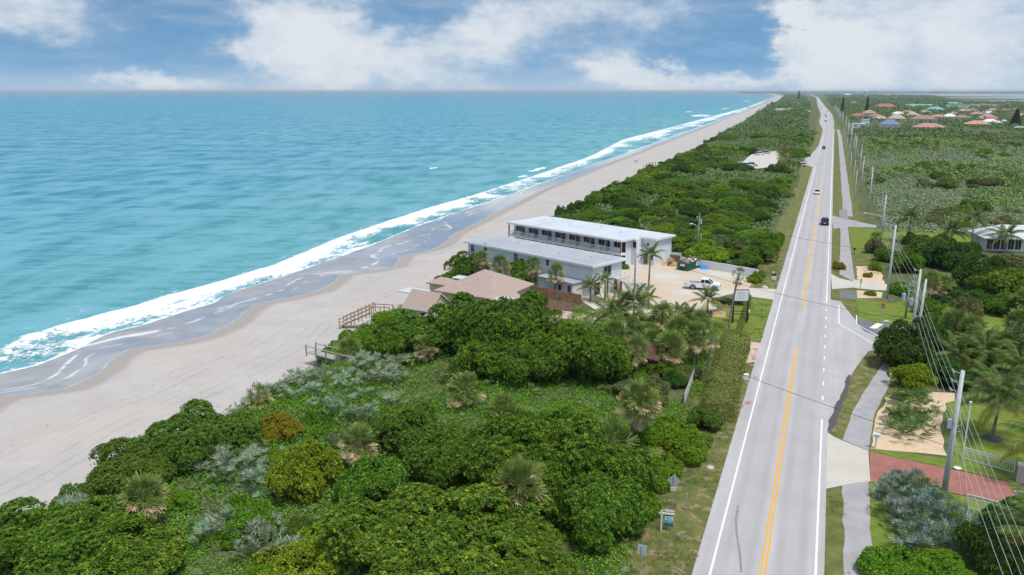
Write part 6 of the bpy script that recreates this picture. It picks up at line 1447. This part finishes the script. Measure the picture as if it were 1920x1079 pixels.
# small white board on a black post past the entrance
q = W(1450, 526); t = thing('name_board', 'small black and white roadside board past the motel entrance', 'sign', q, 0)
MB().box((0, 0, .45), (.12, .12, .9)).part('post', M['black'], t); MB().box((0, -.06, 1.0), (.7, .08, .45)).part('board', M['black'], t); MB().box((.1, -.12, .45), (.75, .05, .7)).part('face', M['white'], t); MB().box((-.1, -.05, 1.4), (.35, .04, .4)).part('face', M['white'], t)
q = W(1403, 600); t = thing('mailbox', 'white mailbox on a brown post by the sign lawn', 'mailbox', q, 0)
MB().box((0, 0, .55), (.12, .12, 1.1)).part('post', M['brown_wood'], t); MB().box((0, 0, 1.25), (.25, .5, .32)).part('box', M['white'], t)
q = W(1641, 842); t = thing('mailbox', 'white mailbox on a white post at the brick drive', 'mailbox', q, 0)
MB().box((0, 0, .6), (.14, .14, 1.2)).part('post', M['white'], t); b_ = MB().box((0, 0, 1.35), (.55, .3, .32)).part('box', M['white'], t); MB().box((0, -.155, 1.33), (.3, .012, .12)).part('number', M['roof_grey'], b_)
q = W(1396, 712); t = thing('utility_box', 'small white box on the verge beside the clipped hedge', 'box', q, .3)
MB().box((0, 0, .3), (.8, .5, .6)).part('body', M['white'], t); MB().box((0, 0, .63), (.86, .56, .06)).part('lid', M['white'], t)
q = W(1601, 562); t = thing('drive_sign', 'narrow green sign post at the pale drive', 'sign', W(1613, 541), 0)
MB().box((0, 0, .8), (.08, .08, 1.6)).part('post', M['green_sign'], t); MB().box((0, -.05, 1.3), (.2, .04, .7)).part('plate', plain('teal_plate', (.02, .25, .25), .5), t)
q = W(1601, 478); t = thing('mailbox', 'dark mailbox with blue post on the small lawn by the path', 'mailbox', q, 0)
MB().box((0, 0, .5), (.14, .14, 1.)).part('post', plain('blue_post', (.08, .22, .32), .5), t); MB().box((0, 0, 1.2), (.45, .3, .4)).part('box', M['black'], t)
q = W(1601.5, 434); t = thing('track_sign', 'square white sign on a thin post at the grass track', 'sign', q, 0)
MB().tube([(0, 0, 0), (0, 0, 2.2)], .03, 6).part('post', M['metal'], t); MB().box((.1, -.04, 2.3), (.6, .03, .6)).part('plate', M['white'], t)
# street name sign
q = W(1651, 607); t = thing('street_name_sign', 'green street name blade over an orange plate at the side street', 'sign', q, 0); h = hgt(1651, 607, 562)
MB().tube([(0, 0, 0), (.1, 0, h)], .035, 6).part('post', M['metal'], t); g_ = MB().box((.12, -.02, h), (1.15, .03, .26)).part('blade', M['green_sign'], t)
for k in range(5): MB().box((-.28 + k * .2, -.037, h), (.12, .006, .1)).part('lettering', M['white'], g_)
MB().box((.12, -.02, h - .42), (.95, .03, .26)).part('plate', plain('orange_plate', (.75, .28, .02), .5), t); MB().box((.08, .02, h - .95), (.45, .03, .7)).part('stop_plate', plain('dull_red_plate', (.30, .10, .10), .5), t)
# backs of road signs on the seaward verge
q = W(1259.5, 956); t = thing('road_sign', 'back of a diamond warning sign with two small white plates', 'sign', q, rad(2)); h = hgt(1259.5, 956, 892)
MB().tube([(0, 0, -.1), (.06, 0, h)], .035, 6).part('post', M['metal'], t)
mb = MB(); mb.prism([(0, -.55), (.55, 0), (0, .55), (-.55, 0)], -.012, .012); mb.part('plate', plain('sign_back', (.42, .41, .40), .6, .1, metal=.0), t, loc=(.05, .05, h - .45))
for z in (1.2, 1.02): MB().box((.05, -.04, h - z), (.42, .03, .12)).part('small_plate', M['white'], t)
MB().box((1.1, .2, .75), (.1, .1, 1.5)).part('stub_post', M['grey_wood'], t)
q = W(1200, 1084); t = thing('road_sign', 'back of a rectangular sign with a yellow sticker', 'sign', q, rad(3)); h = hgt(1200, 1084, 1024)
MB().tube([(0, 0, -.1), (.03, 0, h)], .035, 6).part('post', M['metal'], t); pl = MB().box((.05, .04, h - .3), (.62, .025, .75)).part('plate', plain('pale_sign_back', (.40, .46, .48), .6, .1), t)
MB().box((-.2, .022, h - .58), (.14, .01, .14)).part('sticker', plain('yellow_sticker', (.8, .5, .03), .5), pl)
# estate agent's sign
q = W(1239.5, 995); t = thing('sale_sign', 'white post with a hanging white, teal and navy sale board', 'sign', q, rad(8)); h = hgt(1239.5, 995, 957)
MB().box((0, 0, h / 2), (.11, .11, h)).part('post', M['white'], t); MB().box((.36, 0, h - .22), (1.15, .09, .09)).part('arm', M['white'], t); MB().box((.55, 0, h + .02), (.7, .03, .14)).part('rider_plate', M['white'], t)
bd = MB().box((.55, 0, h - .78), (.62, .03, .92)).part('board', M['white'], t)
navy = plain('navy_print', (.01, .03, .10), .5); teal = plain('teal_print', (.02, .42, .45), .5)
for z0, hh, mm in ((h - .355, .07, navy), (h - .86, .24, teal), (h - 1.12, .22, navy)): MB().box((.55, -.022, z0), (.60, .012, hh)).part('print_band', mm, bd)
MB().box((.42, -.022, h - .55), (.16, .012, .14)).part('emblem', teal, bd)
for z0, mm, w_ in ((h - .5, M['roof_grey'], .2), (h - .62, M['roof_grey'], .4), (h - .86, M['white'], .26), (h - 1.12, M['roof_grey'], .42)): MB().box((.58, -.032, z0), (w_, .008, .035)).part('lettering', mm, bd)
for k, (px, py, lb) in enumerate([(1170, 1069, 'round metal valve cover in the rough verge'), (1332, 878, 'pale limestone lump on the sandy verge')]):
    q = W(px, py); mb = MB().tube([(0, 0, -.05), (0, 0, .07)], [.34, .30], 12).tube([(0, 0, .06), (0, 0, .12)], [.16, .12], 10); tag(mb.part('valve_cover' if k == 0 else 'limestone', M['metal'] if k == 0 else M['concrete'], loc=(q.x, q.y, .04)), lb, 'cover' if k == 0 else 'stone')
# driveway gates: leaf frames with pickets
def gate(label, a, c_, h):
    d = c_ - a; L = d.length; t = thing('driveway_gate', label, 'gate', (a.x, a.y, 0), math.atan2(d.y, d.x))
    for z in (.12, h * .8, h): MB().box((L / 2, 0, z), (L, .05, .07)).part('rail', M['alu'], t)
    for x in (0, L * .5, L): MB().box((x, 0, h / 2), (.09, .07, h + .04)).part('stile', M['alu'], t)
    pk = MB().box((0, 0, h / 2), (.03, .03, h - .1)).mesh('picket', M['alu'])
    n_ = int(L / .17)
    for k in range(1, n_): ob('picket', pk, t, (k * L / n_, 0, 0))
gate('white picket gate leaf across the lawn side of the brick drive', W(1806, 862), W(1900, 888), 1.15)
gate('white picket gate leaf on the palmetto side of the brick drive', W(1811, 954), W(1920, 984), 1.25)
q = W(1805, 858); t = thing('gate_post', 'tall white lamp-like post at the lawn end of the gate', 'post', q, 0); h = hgt(1805, 858, 752)
MB().tube([(0, 0, 0), (0, 0, h)], .06, 8).part('shaft', M['alu'], t); MB().box((0, 0, h), (.2, .2, .12)).part('cap', M['alu'], t)
for k, (px, py) in enumerate([(1912, 905), (1905, 960)]):
    q = W(px, py); t = thing('gate_pillar', ['white masonry gate pillar on the lawn side', 'white masonry gate pillar on the palmetto side'][k], 'pillar', q, rad(-10)); MB().box((0, 0, .8), (.55, .55, 1.6)).part('shaft', M['concrete'], t); MB().box((0, 0, 1.65), (.66, .66, .12)).part('cap', M['white'], t)
q = W(1860, 823); tag(MB().tube([(0, 0, 0), (0, 0, .09)], [.95, .85], 18).part('mulch_ring', M['tar'], loc=(q.x, q.y, .03)), 'ring of dark mulch round the lawn coconut palm', 'mulch ring')
q = W(1795, 881); mb = MB().tube([(0, 0, 0), (0, 0, .15), (0, 0, .2)], [.2, .32, .05], 10); tag(mb.part('garden_lamp', M['alu'], loc=(q.x, q.y, .03)), 'low white round lamp at the edge of the brick drive', 'lamp')

# two people far along the sand, each one skinned figure
def person(label, px, py, col, rz):
    q = W(px, py, -3.); J = [(0, 0, .92), (0, 0, 1.18), (0, 0, 1.42), (0, 0, 1.52), (0, .02, 1.66), (.19, 0, 1.40), (.26, .02, 1.12), (.27, .10, .86), (-.19, 0, 1.40), (-.26, .02, 1.12), (-.27, .08, .86), (.10, 0, .88), (.11, .02, .48), (.12, -.02, .05), (.12, .14, .03), (-.10, 0, .88), (-.11, .02, .48), (-.12, -.02, .05), (-.12, .14, .03)]
    Ed = [(0, 1), (1, 2), (2, 3), (3, 4), (2, 5), (5, 6), (6, 7), (2, 8), (8, 9), (9, 10), (0, 11), (11, 12), (12, 13), (13, 14), (0, 15), (15, 16), (16, 17), (17, 18)]
    Rr = [.15, .13, .15, .06, .105, .065, .05, .04, .065, .05, .04, .09, .065, .045, .04, .09, .065, .045, .04]
    me = bpy.data.meshes.new('person'); me.from_pydata(J, Ed, []); me.materials.append(plain('clothes', col, .8, .1)); o = ob('person', me, None, (q.x, q.y, -3.0), (0, 0, rz))
    sk_ = o.modifiers.new('skin', 'SKIN'); 
    for v_, r_ in zip(me.skin_vertices[0].data, Rr): v_.radius = (r_, r_)
    me.skin_vertices[0].data[0].use_root = True; o.modifiers.new('smooth', 'SUBSURF').levels = 1
    return tag(o, label, 'person')
person('person in dark clothes standing far along the beach', 1190.5, 306.5, (.05, .05, .09), .4)
person('person in blue clothes beside the dark clothed one on the beach', 1195, 306, (.10, .16, .35), -.8)
# timber access deck far along the beach
q = W(1232, 314, -1.); t = thing('beach_deck', 'small brown timber access deck at the far dune edge', 'deck', (q.x, q.y, -1.4), rad(160))
for k in range(14): MB().box((k * .5, 0, 1.2 - max(0, k - 6) * .28), (.46, 2.4, .08)).part('plank', M['deck_wood'], t)
for s_ in (-1.2, 1.2):
    for k in range(5): MB().box((k * 1.6, s_, 1.0 - max(0, k - 2) * .8), (.14, .14, 2.6)).part('post', M['deck_wood'], t)
    MB().tube([(0, s_, 2.2), (3.2, s_, 2.2), (6.6, s_, .6)], .08, 4).part('handrail', M['deck_wood'], t)
# ------------------------------------------------------------------ distant houses
ROOF = {k: plain(k + '_roof', c_, .85, .12, .4) for k, c_ in {'salmon': (.42, .235, .185), 'terracotta': (.34, .15, .11), 'brown': (.30, .19, .16), 'tan': (.45, .33, .26), 'white': (.68, .70, .72), 'blue': (.16, .22, .32), 'teal': (.16, .42, .38), 'grey': (.34, .33, .34), 'red': (.42, .15, .10), 'orange': (.50, .27, .17)}.items()}
WALL = {k: plain(k + '_far_wall', c_, .85, .05, .3) for k, c_ in {'w': (.72, .74, .75), 'y': (.66, .60, .36), 'p': (.60, .40, .32), 'c': (.62, .56, .47), 't': (.42, .58, .56)}.items()}
def far_house(label, px, py, wpx, hpx, roof, wl, rz=0., flat=False, storeys=1, dep=None):
    q = W(px, py); ppm = (py - VH) * math.cos(TH) / H; w_ = wpx / ppm; tot = hpx / ppm; hw = max(2.6, tot * (.5 if not flat else .9)); rise = max(1.2, tot - hw); d_ = dep or min(w_ * .7, 16)
    t = thing('distant_house', label, 'house', (q.x, q.y, 0), rad(rz)); MB().box((0, d_ / 2, hw / 2), (w_, d_, hw)).part('wall', WALL[wl], t)
    if flat: MB().box((0, d_ / 2, hw + .15), (w_ + .6, d_ + .6, .4)).part('roof', ROOF[roof], t)
    else: hip(t, -w_ / 2, w_ / 2, 0, d_, hw + .1, hw + rise, ROOF[roof], .6)
    n_ = max(2, int(w_ / 4)); 
    for s_ in range(storeys if hw > 4.5 else 1):
        for k in range(n_): window(t, -w_ / 2 + (k + .5) * w_ / n_, 0, 1.5 + s_ * 3, min(1.6, w_ / n_ * .5), 1.4)
    return t
for a_ in [
 ('salmon roofed house nearest the palmetto field', 1740, 247, 56, 15, 'salmon', 'p', -8), ('blue roofed white two-storey house at the field edge', 1668, 243, 34, 18, 'blue', 'w', 0, False, 2), ('yellow two-storey house with pale arched roof behind the blue roof', 1681, 231, 30, 16, 'tan', 'y', 0, False, 2),
 ('low white flat house beside the road poles', 1610, 240, 22, 8, 'white', 'w', 0, True), ('white garage block left of the blue roof', 1622, 236, 14, 12, 'white', 'w', 0, True), ('brown roofed house behind the salmon roof', 1730, 231, 44, 14, 'brown', 'c', -5),
 ('orange roofed house behind dark trees', 1832, 240, 44, 13, 'orange', 'p', -5), ('red roofed house with grey green walls', 1861, 231, 26, 12, 'red', 't', -5), ('grey roofed low house beside the red roof', 1840, 228, 18, 8, 'grey', 't', -5),
 ('terracotta house among palms left of the yellow house', 1630, 219, 24, 12, 'salmon', 'c', 5), ('dark red tiled house with stacked roofs', 1660, 207, 36, 12, 'terracotta', 'p', 5, False, 2), ('tan roofed house behind the yellow house', 1702, 217, 30, 9, 'tan', 'c', 0),
 ('tan roofed house with palms before it', 1735, 215, 20, 8, 'tan', 'c', 0), ('white roofed villa between tan roofs', 1781, 224, 24, 10, 'white', 'w', 0), ('long tan roof below the white flats', 1812, 212, 36, 7, 'tan', 'c', 0), ('pink roofed house by the white flats', 1788, 218, 18, 8, 'salmon', 'c', 0),
 ('white house with terracotta back roof', 1853, 218, 30, 9, 'white', 'w', 0), ('terracotta roof behind the white house', 1862, 212, 24, 8, 'salmon', 'c', 0), ('small white house right of the red roof', 1882, 233, 10, 8, 'white', 'w', 0), ('low grey house at the far field corner', 1912, 246, 24, 7, 'grey', 'c', 0),
 ('grey roofed beach house on the dune', 1462, 212, 32, 8, 'grey', 'c', 0), ('tan roofed beach house beside the grey beach house', 1480, 210, 16, 7, 'tan', 'c', 0), ('red roofed beach house behind the grey beach house', 1492, 200, 18, 7, 'salmon', 'c', 0), ('small tan roofed beach house near the road', 1514, 213, 12, 6, 'tan', 'c', 0),
 ('long teal roofed terrace below the lagoon', 1725, 203, 66, 7, 'teal', 't', 0, False, 1, 30), ('teal roofed hall with broad pitched roof', 1752, 211, 32, 10, 'teal', 't', -8), ('white flats with grey roof right of the teal roofs', 1800, 205, 46, 9, 'grey', 'w', 0, True, 2), ('white flats stretching towards the lagoon woods', 1850, 204, 50, 8, 'white', 'w', 0, True, 2),
 ('white flats behind the first white block', 1790, 199, 30, 7, 'teal', 'w', 0, False, 2), ('small white house deep in the woods', 1672, 193, 10, 4, 'white', 'w', 0), ('pale house deep in the far woods', 1590, 180, 12, 4, 'white', 'w', 0), ('pale low house past the round tower', 1663, 180.5, 10, 3.5, 'tan', 'w', 0), ('white terrace by the far road bend', 1600, 199, 8, 9, 'grey', 'w', 0, True)]:
    far_house(*a_)
rh = random.Random(21); used = []
for i in range(22):
    for _ in range(40):
        px, py = rh.uniform(1600, 1915), rh.choice([rh.uniform(196, 212), rh.uniform(212, 238)])
        if all(abs(px - a_) > 18 or abs(py - c_) > 4.5 for a_, c_ in used): break
    used.append((px, py)); rk = rh.choice(['salmon', 'tan', 'white', 'brown', 'grey', 'terracotta']); wk = rh.choice('wcp')
    sc_ = (py - VH) / 60
    o = far_house({'salmon': 'salmon tiled', 'tan': 'tan roofed', 'white': 'white roofed', 'brown': 'brown roofed', 'grey': 'grey roofed', 'terracotta': 'dark red roofed'}[rk] + ' distant house half hidden by trees', px, py, max(8, 30 * sc_), max(5, 11 * sc_), rk, wk, rh.uniform(-15, 15), False, 1); o['group'] = 'half hidden distant houses, ' + rk
# round white water tower and tall conifers
q = W(1623, 183); t = thing('water_tower', 'round white water tower rising from the far woods', 'tower', q, 0)
MB().tube([(0, 0, 0), (0, 0, 26)], 2.5, 10).part('shaft', M['white'], t); MB().tube([(0, 0, 25), (0, 0, 30), (0, 0, 36), (0, 0, 40)], [3, 10, 10, 3], 14).part('tank', M['white'], t, smooth=True)
def conifer(px, py, pt, wpx, label):
    q = W(px, py); h = hgt(px, py, pt); R = wpx / ((py - VH) * math.cos(TH) / H) / 2; rr = np.random.default_rng(int(px)); n_ = 1500; zz = rr.uniform(.08, 1, n_) ; a_ = rr.uniform(0, 6.283, n_); tier = .65 + .35 * np.abs(np.sin(zz * 26)); q_ = R * (1.05 - zz ** 1.6) * tier * np.sqrt(rr.uniform(.3, 1, n_))
    c = np.stack([np.cos(a_) * q_, np.sin(a_) * q_, zz * h], 1); v, f = leaves(c, norm(rr.normal(size=(n_, 3)) + [0, 0, .8]), np.stack([np.cos(a_), np.sin(a_), 0 * a_ - .1], 1), R * .38, R * .2)
    t = thing('tall_conifer', label, 'tree', q, 0); ob('crown', np_mesh('crown', v, f, M['darkleaf']), t); MB().tube([(0, 0, 0), (0, 0, h * .95)], [R * .09, R * .02], 6).part('trunk', M['bark'], t)
conifer(1624, 218, 181, 9, 'tall narrow dark conifer in front of the water tower'); conifer(1579, 212, 182, 8, 'tall dark conifer near the far road bend'); conifer(1903, 240, 205, 20, 'broad dark conifer at the far side of the houses'); conifer(1497, 188, 170, 6, 'lone conifer by the far beach')

# ------------------------------------------------------------------ haze
hz = MB().box((0, 52000, 22), (270000, 130000, 60)); hm = bpy.data.materials.new('haze'); hm.use_nodes = True; nt = hm.node_tree; nt.nodes.clear()
pv = nt.nodes.new('ShaderNodeVolumePrincipled'); pv.inputs['Color'].default_value = (.84, .93, 1., 1); pv.inputs['Density'].default_value = HAZE; pv.inputs['Anisotropy'].default_value = .2
oo = nt.nodes.new('ShaderNodeOutputMaterial'); nt.links.new(pv.outputs[0], oo.inputs['Volume'])
if HAZE: tag(hz.part('haze', hm), 'thin pale sea haze in the air', 'haze', kind='stuff')
